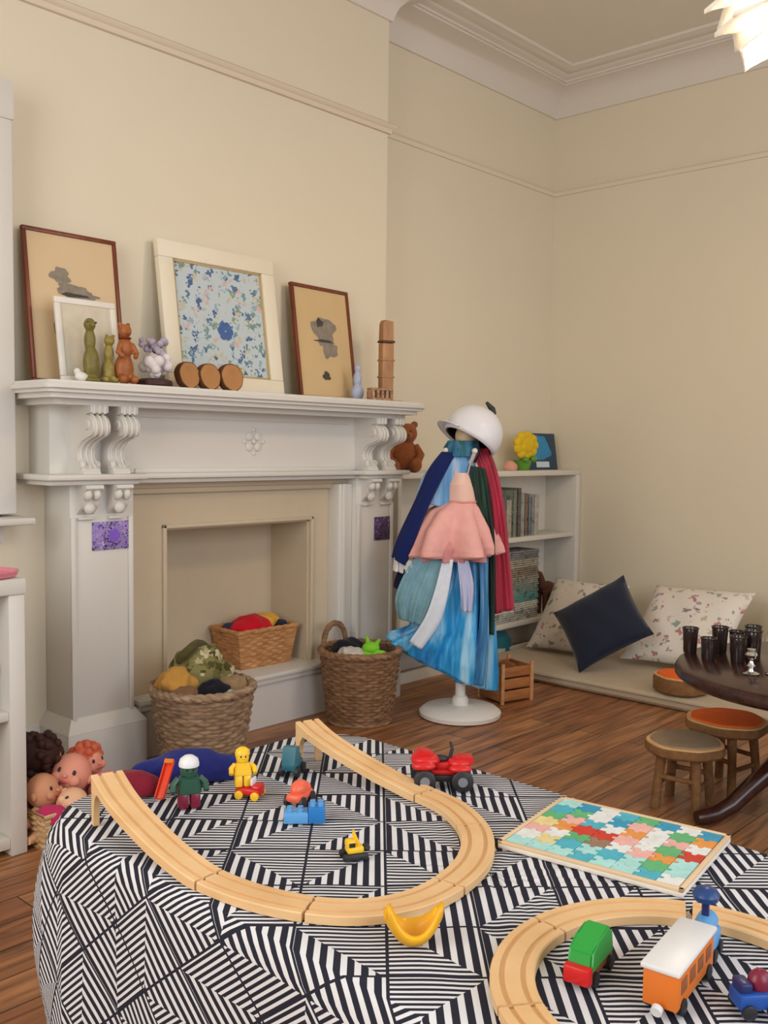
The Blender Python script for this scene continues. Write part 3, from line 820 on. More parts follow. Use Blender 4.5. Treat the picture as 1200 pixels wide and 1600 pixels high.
t = picture('framed_photo', 'small white framed photo leaning in front of the left brown frame', 1.672, .215, .272, 2.80, 2.845, mat('white_frame', (228, 222, 212), .5), .02, mat('pale_photo', (206, 196, 176), .5, var=.2, scale=20), dep=.012)
# carved animal figurines
def figurine(name, label, loc, m, parts, tubes=(), rz=0, group=None, accents=()):
    t = thing(name, label, 'figurine', loc, rz, group)
    bm = BM()
    for c, r in parts: ell(bm, c, r, u=16, v=10)
    for p, r in tubes: tube(bm, p, r, 10)
    o = obj('body', bm, m, t, False)
    rm = o.modifiers.new('blend', 'REMESH'); rm.mode = 'VOXEL'; rm.voxel_size = .0035; rm.use_smooth_shade = True
    sm = o.modifiers.new('soft', 'SMOOTH'); sm.iterations = 4
    for nm, m2, ps in accents:
        bm = BM()
        for c, r in ps: ell(bm, c, r, u=12, v=8)
        obj(nm, bm, m2, t, False)
    return t
olive = mat('olive_glaze', (118, 108, 52), .4, var=.5, scale=40); rust = mat('rust_glaze', (158, 92, 48), .4, var=.5, scale=30)
figurine('figurine', 'olive green glazed parrot figurine on the left of the mantel', (1.636, 2.745, MZ), olive,
         [((0, 0, .06), (.026, .024, .055)), ((-.004, 0, .13), (.018, .018, .04)), ((-.008, -.006, .178), (.019, .018, .021)), ((.006, .012, .03), (.02, .03, .03)), ((0, 0, .008), (.03, .03, .01))],
         [([(-.008, -.02, .18), (-.012, -.032, .176), (-.012, -.036, .168)], [.009, .007, .003])], accents=[('eye', blk, [((-.02, -.016, .184), (.003, .003, .003)), ((.006, -.02, .184), (.003, .003, .003))])])
figurine('figurine', 'small mottled green frog figurine between the parrot and the bear', (1.70, 2.752, MZ), mat('mottled_glaze', (146, 128, 64), .4, var=.6, scale=60),
         [((0, 0, .04), (.022, .02, .04)), ((0, -.004, .095), (.016, .016, .03)), ((0, -.008, .135), (.018, .016, .016)), ((-.012, -.012, .15), (.006, .006, .006)), ((.012, -.012, .15), (.006, .006, .006)), ((-.018, -.012, .012), (.012, .018, .01)), ((.018, -.012, .012), (.012, .018, .01))])
figurine('figurine', 'orange brown carved bear figurine in front of the small white photo', (1.752, 2.742, MZ), rust,
         [((0, 0, .05), (.032, .027, .05)), ((0, -.004, .115), (.026, .022, .036)), ((0, -.006, .17), (.022, .02, .022)), ((-.015, 0, .19), (.008, .006, .009)), ((.015, 0, .19), (.008, .006, .009)), ((0, -.026, .164), (.01, .01, .008)),
          ((-.02, -.024, .016), (.014, .02, .014)), ((.02, -.024, .016), (.014, .02, .014))],
         [([(-.02, -.012, .13), (-.034, -.02, .1), (-.02, -.034, .085)], .009), ([(.02, -.012, .13), (.034, -.02, .1), (.02, -.034, .085)], .009)],
         accents=[('scarf', mat('dark_rust', (120, 52, 22), .6), [((0, -.005, .147), (.022, .02, .006))])])
figurine('figurine', 'tiny white china bird at the foot of the small white photo', (1.60, 2.742, MZ), mat('white_china', (224, 222, 210), .25),
         [((0, 0, .016), (.022, .014, .016)), ((-.014, 0, .032), (.011, .01, .011)), ((.022, 0, .02), (.014, .006, .005))])
# blossom tree ornament on a dark plinth
t = thing('blossom_ornament', 'white and lilac blossom ornament on a dark wooden base', 'ornament', (1.878, 2.76, MZ))
bm = BM(); lathe(bm, [(.056, 0), (.060, .006), (.058, .02), (.045, .026)], 28); obj('base', bm, mat('dark_wood_base', (62, 34, 30), .5), t, False)
bm = BM(); rnd = random.Random(3)
for k in range(34):
    a = rnd.uniform(0, 6.28); q = rnd.uniform(0, .042); ell(bm, (q*cos(a), q*sin(a), .04+rnd.uniform(0, .06)), rnd.uniform(.012, .020), u=10, v=6)
obj('white_blossom', bm, mat('white_blossom', (222, 214, 214), .9, var=.1, scale=60), t, False)
bm = BM()
for k in range(22):
    a = rnd.uniform(0, 6.28); q = rnd.uniform(0, .044); ell(bm, (q*cos(a), q*sin(a), .11+rnd.uniform(0, .045)), rnd.uniform(.008, .014), u=10, v=6)
obj('lilac_blossom', bm, mat('lilac_blossom', (176, 166, 184), .9, var=.25, scale=80), t, False)
bm = BM(); tube(bm, [(0, 0, .02), (.004, 0, .08), (0, .002, .13)], [.008, .006, .004], 8); obj('stem', bm, mat('dark_wood_base', (62, 34, 30), .5), t, False)
# three wood slices leaning in a row
def wood_slice(label, loc, r, rz, lean):
    t = thing('wood_slice', label, 'wood slice', loc, rz, 'wood slices on the mantel'); t.rotation_euler = (lean, 0, rz)
    bm = BM(); lathe(bm, [(r, -.013), (r*1.02, -.008), (r*1.02, .008), (r, .013)], 32, fn=lambda q, z, a, i, k: q*(1+.02*sin(3*a)+.015*sin(7*a)), mtx=Matrix.Translation((0, 0, r)) @ Matrix.Rotation(pi/2, 4, 'X')); obj('bark', bm, mat('bark', (92, 56, 32), .9, var=.4, scale=50), t, False)
    for s in (-1, 1):
        bm = BM(); lathe(bm, [(r*.93, 0), (r*.93, .0012), (r*.5, .0018), (r*.02, .0018)], 32, fn=lambda q, z, a, i, k: q*(1+.02*sin(3*a)+.015*sin(7*a)), mtx=Matrix.Translation((0, s*.0128, r)) @ Matrix.Rotation(pi/2 if s < 0 else -pi/2, 4, 'X')); obj('cut_face', bm, mat('cut_wood', (176, 126, 78), .8, var=.2, scale=20), t, False)
for i, (x, lb) in enumerate(((2.02, 'round wood slice with bark edge, left of three on the mantel'), (2.108, 'round wood slice with bark edge, middle of three on the mantel'), (2.205, 'round wood slice with bark edge, right of three, tipped further over'))):
    wood_slice(lb, (x, 2.765, MZ), .047 if i < 2 else .050, .12-.05*i, -.16)
# right end of the mantel
t = thing('totem', 'tall narrow carved wooden totem at the right end of the mantel', 'ornament', (3.045, 2.79, MZ), -.3)
tw = wood_mat('totem_wood', (150, 104, 66), (182, 138, 94), (20, 20, 6))
bm = BM(); box(bm, -.028, .028, -.02, .02, 0, .245, .006); box(bm, -.031, .031, -.023, .023, .10, .108, .003); box(bm, -.031, .031, -.023, .023, .17, .178, .003); obj('post', bm, tw, t, False)
bm = BM(); box(bm, -.031, .031, -.023, .023, .246, .256, .003); obj('band', bm, mat('dark_band', (88, 54, 34), .6), t, False)
bm = BM(); prism(bm, [(-.026, .256), (.026, .256), (.024, .335), (-.016, .34), (-.024, .325)], 'y', -.018, .018); obj('head', bm, tw, t, False)
t = thing('carved_box', 'low brown carved openwork box at the foot of the totem', 'ornament', (2.962, 2.745, MZ), -.1)
bm = BM(); box(bm, -.055, .055, -.022, .022, 0, .012, .003); box(bm, -.055, .055, -.022, .022, .042, .052, .003)
for x in (-.05, -.025, 0, .025, .05): box(bm, x-.007, x+.007, -.02, .02, .01, .044, .003)
obj('body', bm, wood_mat('carved_brown', (120, 82, 58), (196, 158, 122), (60, 60, 60)), t, False)
bm = BM(); box(bm, -.048, .048, -.012, .012, .012, .042); obj('core', bm, mat('dark_core', (74, 44, 26), .8), t, False)
figurine('figurine', 'small pale blue china figurine behind the carved box', (2.925, 2.84, MZ), mat('pale_blue_china', (168, 176, 198), .3, var=.2, scale=40),
         [((0, 0, .035), (.03, .026, .036)), ((0, 0, .09), (.02, .018, .034)), ((0, 0, .135), (.014, .014, .017))])
bm = BM(); box(bm, -.05, .05, -.06, .06, 0, .012, .003)
o = obj('booklet', bm, mat('peach_paper', (216, 160, 110), .7)); o.location = (3.12, 2.86, MZ); tag(o, 'thin peach coloured booklet lying at the right end of the mantel', 'booklet')
# flower photo cards stuck to the legs
purple_print = spots_mat('purple_flower_print', (152, 132, 188), [(0, (44, 36, 62)), (.25, (110, 82, 170)), (.5, (176, 150, 214)), (.7, (70, 50, 110)), (.85, (200, 190, 226))], 52, rough=.4, thr=.42)
purple_dark = spots_mat('dusk_flower_print', (86, 66, 104), [(0, (58, 40, 74)), (.4, (120, 92, 140)), (.7, (70, 52, 84)), (.85, (150, 130, 168))], 40, rough=.4, thr=.4)
for lb, x0, x1, z0, z1, m, y in (('purple flower photo card on the left fireplace leg', 1.69, 1.825, .75, .843, purple_print, 2.835), ('dark purple photo card on the right fireplace leg', 3.035, 3.13, .70, .80, purple_dark, 2.835)):
    t = thing('photo_card', lb, 'photo card', ((x0+x1)/2, y, z0))
    bm = BM(); box(bm, x0, x1, y-.002, y+.003, z0, z1, .0008); obj('card', bm, m, t)
    if 'left' in lb:
        bm = BM(); rnd = random.Random(5)
        for k in range(5): a = k*2*pi/5; blob(bm, (x0+x1)/2+.012+.012*cos(a), (z0+z1)/2+.012*sin(a), .011, .011, y-.0024-.0001*k, k, amp=.15)
        obj('flower', bm, mat('violet_petal', (128, 88, 198), .5, var=.2), t)
# ------------------------------------------------------------------ baskets
from mathutils import noise as mnoise
willow = wicker_mat('grey_willow', (104, 84, 64), (150, 124, 98), (184, 156, 126))
willow_b = wicker_mat('brown_willow', (92, 66, 46), (134, 100, 70), (166, 130, 96))
honey = wicker_mat('honey_wicker', (150, 98, 56), (188, 134, 84), (210, 160, 108))
def basket(name, label, loc, r0_, r1_, h_, m, handle=None, rz=0):
    t = thing(name, label, 'basket', loc, rz)
    st_ = 36; rows_ = int(h_/.0125); prof = []
    sub = 3
    for i in range(rows_*sub+1):
        z = h_*i/(rows_*sub); prof.append((lerp(r0_, r1_, (z/h_)**.85), z))
    def weave(r, z, a, i, k):
        row = i//sub; ph = (i % sub)/sub
        return r+.0045*sin(pi*ph)+.0045*sin(a*st_/2+(row % 2)*pi)
    bm = BM(); lathe(bm, prof, st_*4, fn=weave, cap=False)
    # inner wall and floor
    lathe(bm, [(r0_*.02, .012), (r0_-.01, .012), (r1_-.014, h_)], 48, cap=False)
    obj('woven_wall', bm, m, t, False)
    bm = BM()
    for s in (0, 1):
        pts = [((r1_+.004*sin(k*.9+s*pi))*cos(2*pi*k/120), (r1_+.004*sin(k*.9+s*pi))*sin(2*pi*k/120), h_+.006+.005*cos(k*.9+s*pi)) for k in range(120)]
        tube(bm, pts, .011, 8, closed=True)
    obj('rim', bm, m, t, False)
    bm = BM(); lathe(bm, [(r0_+.006, 0), (r0_+.010, .008), (r0_+.004, .018)], 40); obj('foot', bm, m, t, False)
    if handle is not None:
        for ha in handle:
            c = Vector((cos(ha), sin(ha), 0)); s_ = Vector((-sin(ha), cos(ha), 0)); bm = BM()
            for q in (0, pi):
                tube(bm, [c*(r1_+.003*cos(k*1.1+q))+s_*(.052*cos(pi*k/20)*1.15)+Vector((0, 0, h_-.02+.112*sin(pi*k/20)**.7+.003*sin(k*1.1+q))) for k in range(21)], .010, 8)
            obj('handle', bm, m, t, False)
    return t
def crumple(name, label, cat, c, r, m, seed=0, amp=.35, fr=14, rot=0, flat=.3, group=None):
    """a crumpled cloth or plush lump as one mesh"""
    bm = BM(); g = bmesh.ops.create_icosphere(bm, subdivisions=4, radius=1)
    off = Vector((seed*3.1, seed*1.7, seed*.9))
    for v in bm.verts:
        p = v.co.copy(); q = Vector((p.x*r[0], p.y*r[1], p.z*r[2]))
        n_ = 1-abs(mnoise.noise(q*fr+off))*2; n2 = mnoise.noise(q*fr*2.3+off)
        d = 1+amp*(n_*.6+n2*.35)
        v.co = Vector((q.x*d, q.y*d, max(-r[2]*flat, q.z*d)))
    o = obj(name, bm, m, ang=80); o.location = c; o.rotation_euler = (0, 0, rot)
    return tag(o, label, cat, group)
def fabric(n, c, v=.15): return mat('fabric_'+n, c, .95, var=v, scale=30, bump=.15, spec=.1, sheen=.1)

basket('wicker_basket', 'tapered grey willow basket heaped with olive plush beside the left fireplace leg', (1.972, 2.622, 0), .122, .168, .285, willow)
B1 = Vector((1.972, 2.622, 0))
crumple('plush_snake', 'olive and cream camouflage plush heaped at the back of the left willow basket', 'plush toy', B1+Vector((.03, .045, .315)), (.095, .075, .085), spots_mat('camouflage_plush', (128, 120, 76), [(0, (78, 76, 40)), (.3, (170, 160, 120)), (.55, (104, 98, 56)), (.8, (196, 186, 150))], 30, thr=.5), 4, .5, 16)
t = thing('plush_loop', 'dark olive curled plush tail on top of the left willow basket', 'plush toy', B1+Vector((-.005, .02, .398)))
bm = BM(); tube(bm, [(.06*cos(a)-.01, .02*sin(a*2), .035*sin(a)) for a in [pi*1.15-k*pi*1.35/16 for k in range(17)]], [.014]*12+[.013, .012, .010, .008, .005], 10); obj('tail', bm, fabric('dark_olive', (84, 80, 44), .35), t, False)
crumple('folded_cloth', 'ochre cloth lying in the left willow basket', 'cloth', B1+Vector((-.075, .03, .30)), (.07, .055, .05), fabric('ochre', (186, 138, 66)), 7, .5, 20)
crumple('folded_cloth', 'black cloth at the front of the left willow basket', 'cloth', B1+Vector((-.01, -.075, .278)), (.05, .045, .045), fabric('black', (28, 28, 36)), 9, .4, 20)
crumple('folded_cloth', 'pale mint cloth tucked in the front rim of the left willow basket', 'cloth', B1+Vector((.015, -.105, .262)), (.045, .035, .03), fabric('mint', (176, 190, 176)), 11, .3, 20)
crumple('folded_cloth', 'brown knit lying over the left side of the left willow basket', 'cloth', B1+Vector((-.10, -.03, .272)), (.05, .05, .035), fabric('brown_knit', (124, 92, 66)), 12, .4, 22)
crumple('folded_cloth', 'beige knit filling the right side of the left willow basket', 'cloth', B1+Vector((.085, -.03, .275)), (.055, .06, .04), fabric('beige_knit', (150, 124, 92)), 14, .4, 22)

B2 = Vector((2.785, 2.672, 0))
basket('wicker_basket', 'brown willow basket with a loop handle beside the right fireplace leg', B2, .122, .157, .282, willow_b, (1.5,))
t = thing('plush_frog', 'bright lime green plush frog poking out of the right willow basket', 'plush toy', B2+Vector((.0, -.045, .275)), ZR)
bm = BM()
for c, r in (((0, 0, 0), (.055, .04, .03)), ((.01, -.01, .03), (.035, .03, .024)), ((-.035, -.03, .005), (.03, .018, .014)), ((.045, -.025, .01), (.03, .016, .014))): ell(bm, c, r)
tube(bm, [(-.005, 0, .03), (-.002, 0, .055), (-.008, 0, .075)], [.012, .009, .005], 8); tube(bm, [(.03, 0, .03), (.035, 0, .05), (.045, -.004, .062)], [.012, .009, .006], 8)
o = obj('body', bm, fabric('lime', (128, 200, 50), .1), t, False)
crumple('folded_cloth', 'black cloth at the back of the right willow basket', 'cloth', B2+Vector((-.02, .05, .285)), (.06, .05, .04), fabric('black', (28, 28, 36)), 21, .4, 18)
crumple('folded_cloth', 'white and grey cloth at the left of the right willow basket', 'cloth', B2+Vector((-.075, -.02, .272)), (.045, .05, .034), fabric('off_white', (196, 190, 182)), 22, .5, 20)
crumple('folded_cloth', 'dark brown cloth at the right of the right willow basket', 'cloth', B2+Vector((.075, .0, .27)), (.055, .06, .03), fabric('dark_brown', (72, 48, 36)), 23, .4, 18)

# rectangular basket in the firebox
t = thing('wicker_basket', 'honey coloured rectangular basket of red and yellow cloths inside the fireplace', 'basket', (2.55, 3.045, .212), -.04)
def rect_weave(bm, w0, d0, w1, d1, h_, sign=1):
    rows_ = 12; rings = []
    for i in range(rows_*2+1):
        f = i/(rows_*2); z = h_*f; w_, d_ = lerp(w0, w1, f), lerp(d0, d1, f); ring = []
        per_ = [(-w_, -d_, w_, -d_), (w_, -d_, w_, d_), (w_, d_, -w_, d_), (-w_, d_, -w_, -d_)]
        for q, (xa, ya, xb, yb) in enumerate(per_):
            L_ = math.hypot(xb-xa, yb-ya); n_ = 20 if q % 2 == 0 else 12
            nx_, ny_ = (yb-ya)/L_, -(xb-xa)/L_
            for k in range(n_):
                s = k/n_; b_ = .0035*sin(s*n_*pi/2+(i//2 % 2)*pi)*min(1, 6*s, 6*(1-s))+.002*(i % 2)
                ring.append(bm.verts.new((xa+(xb-xa)*s+nx_*b_, ya+(yb-ya)*s+ny_*b_, z)))
        rings.append(ring)
    for a, b in zip(rings, rings[1:]):
        for k in range(len(a)): bm.faces.new((a[k], a[(k+1) % len(a)], b[(k+1) % len(a)], b[k]))
    bm.faces.new(rings[0][::-1])
bm = BM(); rect_weave(bm, .125, .075, .15, .092, .15); o = obj('woven_wall', bm, honey, t, False); solid(o, .006, -1)
bm = BM()
for s in (0, 1):
    P4 = [(-.15, -.092), (.15, -.092), (.15, .092), (-.15, .092)]; pts = []
    for q in range(4):
        for k in range(24):
            f = k/24; a, b = P4[q], P4[(q+1) % 4]; pts.append((lerp(a[0], b[0], f)+.002*sin(k+s*pi), lerp(a[1], b[1], f)+.002*sin(k+s*pi), .152+.003*cos(k+s*pi)))
    tube(bm, pts, .007, 8, closed=True)
obj('rim', bm, honey, t, False)
NB = Vector((2.55, 3.045, .212))
crumple('folded_cloth', 'crimson cloth heaped in the rectangular basket inside the fireplace', 'cloth', NB+Vector((-.03, -.015, .152)), (.085, .06, .045), fabric('crimson', (196, 24, 40)), 31, .35, 14)
crumple('folded_cloth', 'golden yellow cloth at the right of the rectangular basket', 'cloth', NB+Vector((.065, .015, .155)), (.06, .05, .04), fabric('golden', (226, 170, 60)), 32, .4, 14)
crumple('folded_cloth', 'dark blue cloth at the left end of the rectangular basket', 'cloth', NB+Vector((-.105, .01, .148)), (.03, .05, .026), fabric('ink_blue', (52, 56, 84)), 33, .3, 18)
crumple('folded_cloth', 'dark navy cloth at the right end of the rectangular basket', 'cloth', NB+Vector((.115, -.02, .146)), (.025, .045, .022), fabric('ink_navy', (40, 42, 66)), 34, .3, 18)

# ------------------------------------------------------------------ dolls in a tray basket on the floor
t = thing('wicker_tray', 'low pale wicker tray full of dolls between the shelf unit and the table', 'basket', (1.40, 2.50, 0))
bm = BM(); rect_weave(bm, .125, .12, .135, .13, .10); o = obj('woven_wall', bm, wicker_mat('pale_wicker', (176, 138, 92), (206, 168, 122), (226, 194, 150)), t, False); solid(o, .006, -1)
bm = BM(); tube(bm, [(-.135, -.13, .102), (.135, -.13, .102), (.135, .13, .102), (-.135, .13, .102)], .006, 8, closed=True); obj('rim', bm, MATS.get('x') or bpy.data.materials['pale_wicker'], t, False)
def doll(label, loc, skin, dress, hair=None, rot=(0, 0, 0), r=.055, hairlen=0):
    t = thing('doll', label, 'doll', loc); t.rotation_euler = rot
    bm = BM(); ell(bm, (0, 0, 0), (r, r*.95, r*1.05)); ell(bm, (-r*.45, -r*.75, -r*.25), (r*.3, r*.2, r*.28)); ell(bm, (r*.45, -r*.75, -r*.25), (r*.3, r*.2, r*.28))
    ell(bm, (0, -r*.98, -r*.12), (r*.13, r*.12, r*.1)); ell(bm, (-r, 0, -.05*r), (r*.12, r*.2, r*.25)); ell(bm, (r, 0, -.05*r), (r*.12, r*.2, r*.25))
    tube(bm, [(0, 0, -r*.8), (0, 0, -r*1.3)], r*.4, 12)
    h = obj('head', bm, skin, t, False)
    for s in (-1, 1):
        bm = BM(); ell(bm, (s*r*.38, -r*.86, r*.12), (r*.1, r*.06, r*.13), u=10, v=8); obj('eye', bm, blk, h, False)
    bm = BM(); ell(bm, (0, -r*.9, -r*.42), (r*.2, r*.1, r*.07), u=10, v=8); obj('mouth', bm, mat('doll_lips', (190, 84, 84), .5), h, False)
    bm = BM(); tube(bm, [(0, 0, -r*1.15), (0, 0, -r*1.6), (0, 0, -r*2.3), (0, 0, -r*2.8)], [r*.45, r*.62, r*.66, r*.5], 16); obj('body', bm, dress, t, False)
    for s in (-1, 1):
        bm = BM(); tube(bm, [(s*r*.7, 0, -r*1.35), (s*r*.95, -r*.3, -r*1.8), (s*r*.9, -r*.6, -r*2.1)], [r*.3, r*.26, r*.2], 10); ell(bm, (s*r*.9, -r*.68, -r*2.14), r*.2, u=10, v=8); obj('arm', bm, skin, t, False)
        bm = BM(); tube(bm, [(s*r*.4, 0, -r*2.6), (s*r*.55, -r*.5, -r*3.1), (s*r*.55, -r*.9, -r*3.3)], [r*.38, r*.32, r*.25], 10); obj('leg', bm, skin, t, False)
    if hair is not None:
        bm = BM(); ell(bm, (0, r*.14, r*.2), (r*1.09, r*1.02, r*1.0))
        rnd = random.Random(int(r*1e4)+len(label))
        for k in range(46):
            a = rnd.uniform(0, 6.28); e_ = rnd.uniform(-.3-hairlen, 1.4); x, y, z = cos(a)*cos(e_), sin(a)*cos(e_), sin(e_)
            if y < -.55 and z < .55: continue
            ell(bm, (x*r*1.1, r*.12+y*r*1.05, r*.15+z*r*1.05), r*.24, u=8, v=6)
        obj('hair', bm, hair, t, False)
    return t
tan_s = mat('doll_skin_tan', (206, 146, 112), .55, var=.04); pink_s = mat('doll_skin_pink', (224, 150, 130), .55, var=.04); pale_s = mat('doll_skin_pale', (232, 184, 148), .55, var=.04)
pinkf = fabric('doll_pink', (214, 120, 132)); magf = fabric('doll_magenta', (190, 52, 100)); 
doll('dark haired baby doll at the back of the wicker tray, facing the wall', (1.352, 2.565, .208), tan_s, magf, mat('dark_brown_hair', (58, 30, 24), .7, var=.4, scale=60), (-.15, 0, 2.5), .056, .5)
doll('pink faced bald baby doll in the middle of the doll pile', (1.412, 2.49, .158), pink_s, pinkf, None, (-.35, .2, -.9), .056)
doll('tan baby doll sunk in the tray next to the shelf unit', (1.312, 2.465, .140), tan_s, magf, None, (-.3, 0, .5), .047)
doll('pale small doll at the front of the tray', (1.365, 2.405, .108), pale_s, pinkf, None, (-.5, .9, -1.2), .042)
doll('pink doll with coral knitted cap at the right of the doll pile', (1.488, 2.53, .165), pink_s, pinkf, fabric('coral_knit', (206, 104, 76), .3), (-.2, 0, .3), .046)
crumple('folded_cloth', 'bright pink doll blanket at the front left of the wicker tray', 'cloth', (1.30, 2.395, .088), (.035, .03, .03), magf, 44, .4, 20)
crumple('folded_cloth', 'dusty pink knit at the right end of the wicker tray', 'cloth', (1.485, 2.43, .112), (.045, .05, .045), pinkf, 45, .3, 20)

# navy and maroon cloths bundled at the far left corner of the table, orange red slide leaning on them
crumple('folded_cloth', 'navy cloth bundled at the far left corner of the table', 'cloth', (1.005, 1.375, TT+.012), (.085, .030, .034), fabric('navy_bundle', (36, 40, 104)), 51, .3, 22, rot=ZR+.15)
crumple('folded_cloth', 'maroon cloth bundled behind the raised left track end', 'cloth', (.895, 1.385, TT+.010), (.045, .028, .024), fabric('maroon', (120, 30, 46)), 52, .3, 24, rot=ZR)
t = thing('toy_slide', 'orange red plastic toy slide leaning on the navy cloth bundle', 'toy', (.905, 1.318, TT+.003), .35)
t.rotation_euler = (0, -.72, .62)
bm = BM(); box(bm, 0, .064, -.0065, .0065, 0, .003, .0008); box(bm, 0, .064, -.008, -.006, 0, .008, .0006); box(bm, 0, .064, .006, .008, 0, .008, .0006); obj('chute', bm, plast('orange_red', (236, 74, 40)), t, False)
bm = BM(); box(bm, .062, .070, -.008, .008, 0, .010, .001); obj('end_stop', bm, org, t, False)

# ------------------------------------------------------------------ things in and on the left shelf unit
t = thing('serving_tray', 'pink rimmed oval tray on top of the left shelf unit', 'tray', (1.165, 2.518, .742)); t.scale = (.82, .82, .9)
bm = BM(); lathe(bm, [(.09, 0), (.115, .004), (.122, .018), (.117, .018), (.108, .008), (.02, .006)], 40); obj('dish', bm, plast('pink_tray', (222, 128, 146)), t, False)
basket('wicker_basket', 'dark brown round basket in the bottom of the left shelf unit', (1.06, 2.60, .05), .09, .115, .21, wicker_mat('dark_wicker', (64, 46, 36), (92, 68, 52), (120, 92, 72)))
t = thing('storage_box', 'dark brown box on the middle shelf of the left shelf unit', 'box', (1.08, 2.60, .39))
bm = BM(); box(bm, .96, 1.175, 2.47, 2.72, .39, .50, .005); obj('body', bm, mat('dark_box', (78, 56, 42), .7), t)
bm = BM(); box(bm, .955, 1.18, 2.465, 2.725, .495, .515, .004); obj('lid', bm, mat('dark_lid', (66, 46, 36), .7), t)
figurine('figurine', 'small dark bird figurine on the left shelf unit under the window sill', (1.165, 2.70, .742), mat('dark_glaze', (60, 50, 46), .4),
         [((0, 0, .04), (.03, .022, .035)), ((-.02, 0, .085), (.016, .015, .017)), ((.035, 0, .05), (.022, .008, .007))])

# ------------------------------------------------------------------ dress-up stand and costumes (local frame: x to the right, y away)
SP = Vector((3.13, 2.43, 0))
A = lambda x, y, d=0: (((x-720)*.00264), d, (1118-y)*.00264)
stand_white = mat('stand_white', (226, 222, 216), .4, var=.02)
sd = thing('costume_stand', 'white round based coat stand holding dress-up costumes', 'coat stand', SP, ZR)
bm = BM(); lathe(bm, [(.150, 0), (.166, .006), (.168, .022), (.150, .036), (.06, .044), (.03, .05)], 48); obj('base', bm, stand_white, sd, False)
bm = BM(); tube(bm, [(0, 0, .045), (0, 0, 1.12)], .021, 20); lathe(bm, [(.034, .045), (.034, .07), (.026, .085)], 24); obj('pole', bm, stand_white, sd, False)
for k in range(4):
    a = k*pi/2+.4; bm = BM(); tube(bm, [(.01*cos(a), .01*sin(a), 1.03), (.06*cos(a), .06*sin(a), 1.05), (.085*cos(a), .085*sin(a), 1.085)], .008, 8); ell(bm, (.085*cos(a), .085*sin(a), 1.088), .012, u=12, v=8); obj('hook', bm, stand_white, sd, False)
bm = BM(); ell(bm, (.005, 0, 1.145), (.045, .045, .055)); obj('head', bm, wood_mat('pale_wood_knob', (206, 180, 140), (222, 200, 164)), sd, False)
def place(o, label, cat):
    o.location = SP; o.rotation_euler = (0, 0, ZR); return tag(o, label, cat)
def loft(name, rings, m, folds=14, amp=.012, seg=112, ph=0, th=.002, close=False, sharp=1.0):
    """rings of (cx, cy, z or fn(x), rx, ry, fold scale); hem may slope"""
    bm = BM(); rows = []
    n = len(rings); sub = 6
    for i in range((n-1)*sub+1):
        q = i/sub; a = rings[min(int(q), n-2)]; b = rings[min(int(q)+1, n-1)]; f = q-min(int(q), n-2); f = f*f*(3-2*f)
        v = [lerp(a[k], b[k], f) for k in range(7)]; row = []
        for k in range(seg):
            t_ = 2*pi*k/seg; fo = sin(t_*folds+ph+1.3*sin(t_*2))*.6+sin(t_*folds*.53+ph*2+q*.4)*.4
            w_ = 1+amp*v[5]*fo/.1
            x = v[0]+v[3]*w_*cos(t_); y = v[1]+v[4]*w_*sin(t_)
            row.append((x, y, v[2]+v[6]*(x-v[0])))
        row.append(row[0]); rows.append(row)
    sheet(bm, rows); bmesh.ops.remove_doubles(bm, verts=bm.verts, dist=1e-6)
    o = obj(name, bm, m, ang=80); solid(o, th, 1); return o
def drape(name, rows, m, folds=5, amp=.012, nx_=40, th=.003, ph=0, sub=8, curve=.0):
    """a hanging cloth: rows of ((x,y,z) left, (x,y,z) right)"""
    bm = BM(); R_ = []
    Ls = catmull([r[0] for r in rows], sub); Rs = catmull([r[1] for r in rows], sub)
    for i, (a, b) in enumerate(zip(Ls, Rs)):
        f = i/(len(Ls)-1); row = []
        for k in range(nx_+1):
            s = k/nx_; p = a.lerp(b, s); e_ = sin(pi*s)**.5
            d = amp*(.35+.65*f)*(sin(s*folds*2*pi+ph+f*1.2)+.4*sin(s*folds*4.3*pi+ph*3))
            row.append((p.x, p.y-curve*e_+d, p.z))
        R_.append(row)
    sheet(bm, R_); o = obj(name, bm, m, ang=80); solid(o, th, 0); return o
satin = stripe_cloth_mat('blue_satin', (22, 104, 176), (52, 164, 224), (158, 212, 240), 8, .3)  # dark and highlight tones paint shade and shine into the satin colour
satin2 = stripe_cloth_mat('deep_blue_satin', (30, 84, 140), (58, 130, 184), (120, 170, 206), 8, .35)
place(loft('satin_skirt', [(.005, .0, .665, .088, .065, .4, 0), (-.008, 0, .53, .108, .09, 1.0, 0), (-.040, 0, .36, .142, .11, 1.4, -.05), (-.078, 0, .265, .176, .112, 1.6, -.36), (-.090, 0, .215, .188, .105, 1.5, -.47), (-.080, 0, .195, .160, .08, 1.0, -.47), (-.05, 0, .19, .09, .05, .5, -.45)], satin, 9, .022),
      'bright blue satin gown skirt hanging lowest on the dress-up stand', 'costume')
place(drape('satin_train', [(A(742, 868, -.10), A(757, 868, -.05)), (A(744, 950, -.12), A(758, 950, -.06)), (A(735, 1010, -.125), A(760, 1010, -.05)), (A(705, 1055, -.115), A(757, 1066, -.05))], satin2, 2, .008),
      'deep blue satin train hanging along the right side of the bright blue skirt', 'costume')
tulle_w = mat('white_tulle', (214, 222, 234), .8, var=.1, scale=40); tulle_t = mat('teal_tulle', (128, 172, 186), .9, var=.25, scale=30, alpha=.88)
place(drape('tulle_overskirt', [(A(650, 862, -.09), A(692, 862, -.11)), (A(628, 895, -.10), A(684, 900, -.125)), (A(616, 932, -.09), A(672, 935, -.135)), (A(622, 962, -.07), A(658, 968, -.13))], tulle_t, 3, .007),
      'sheer grey teal tulle hanging over the left of the blue skirt', 'costume')
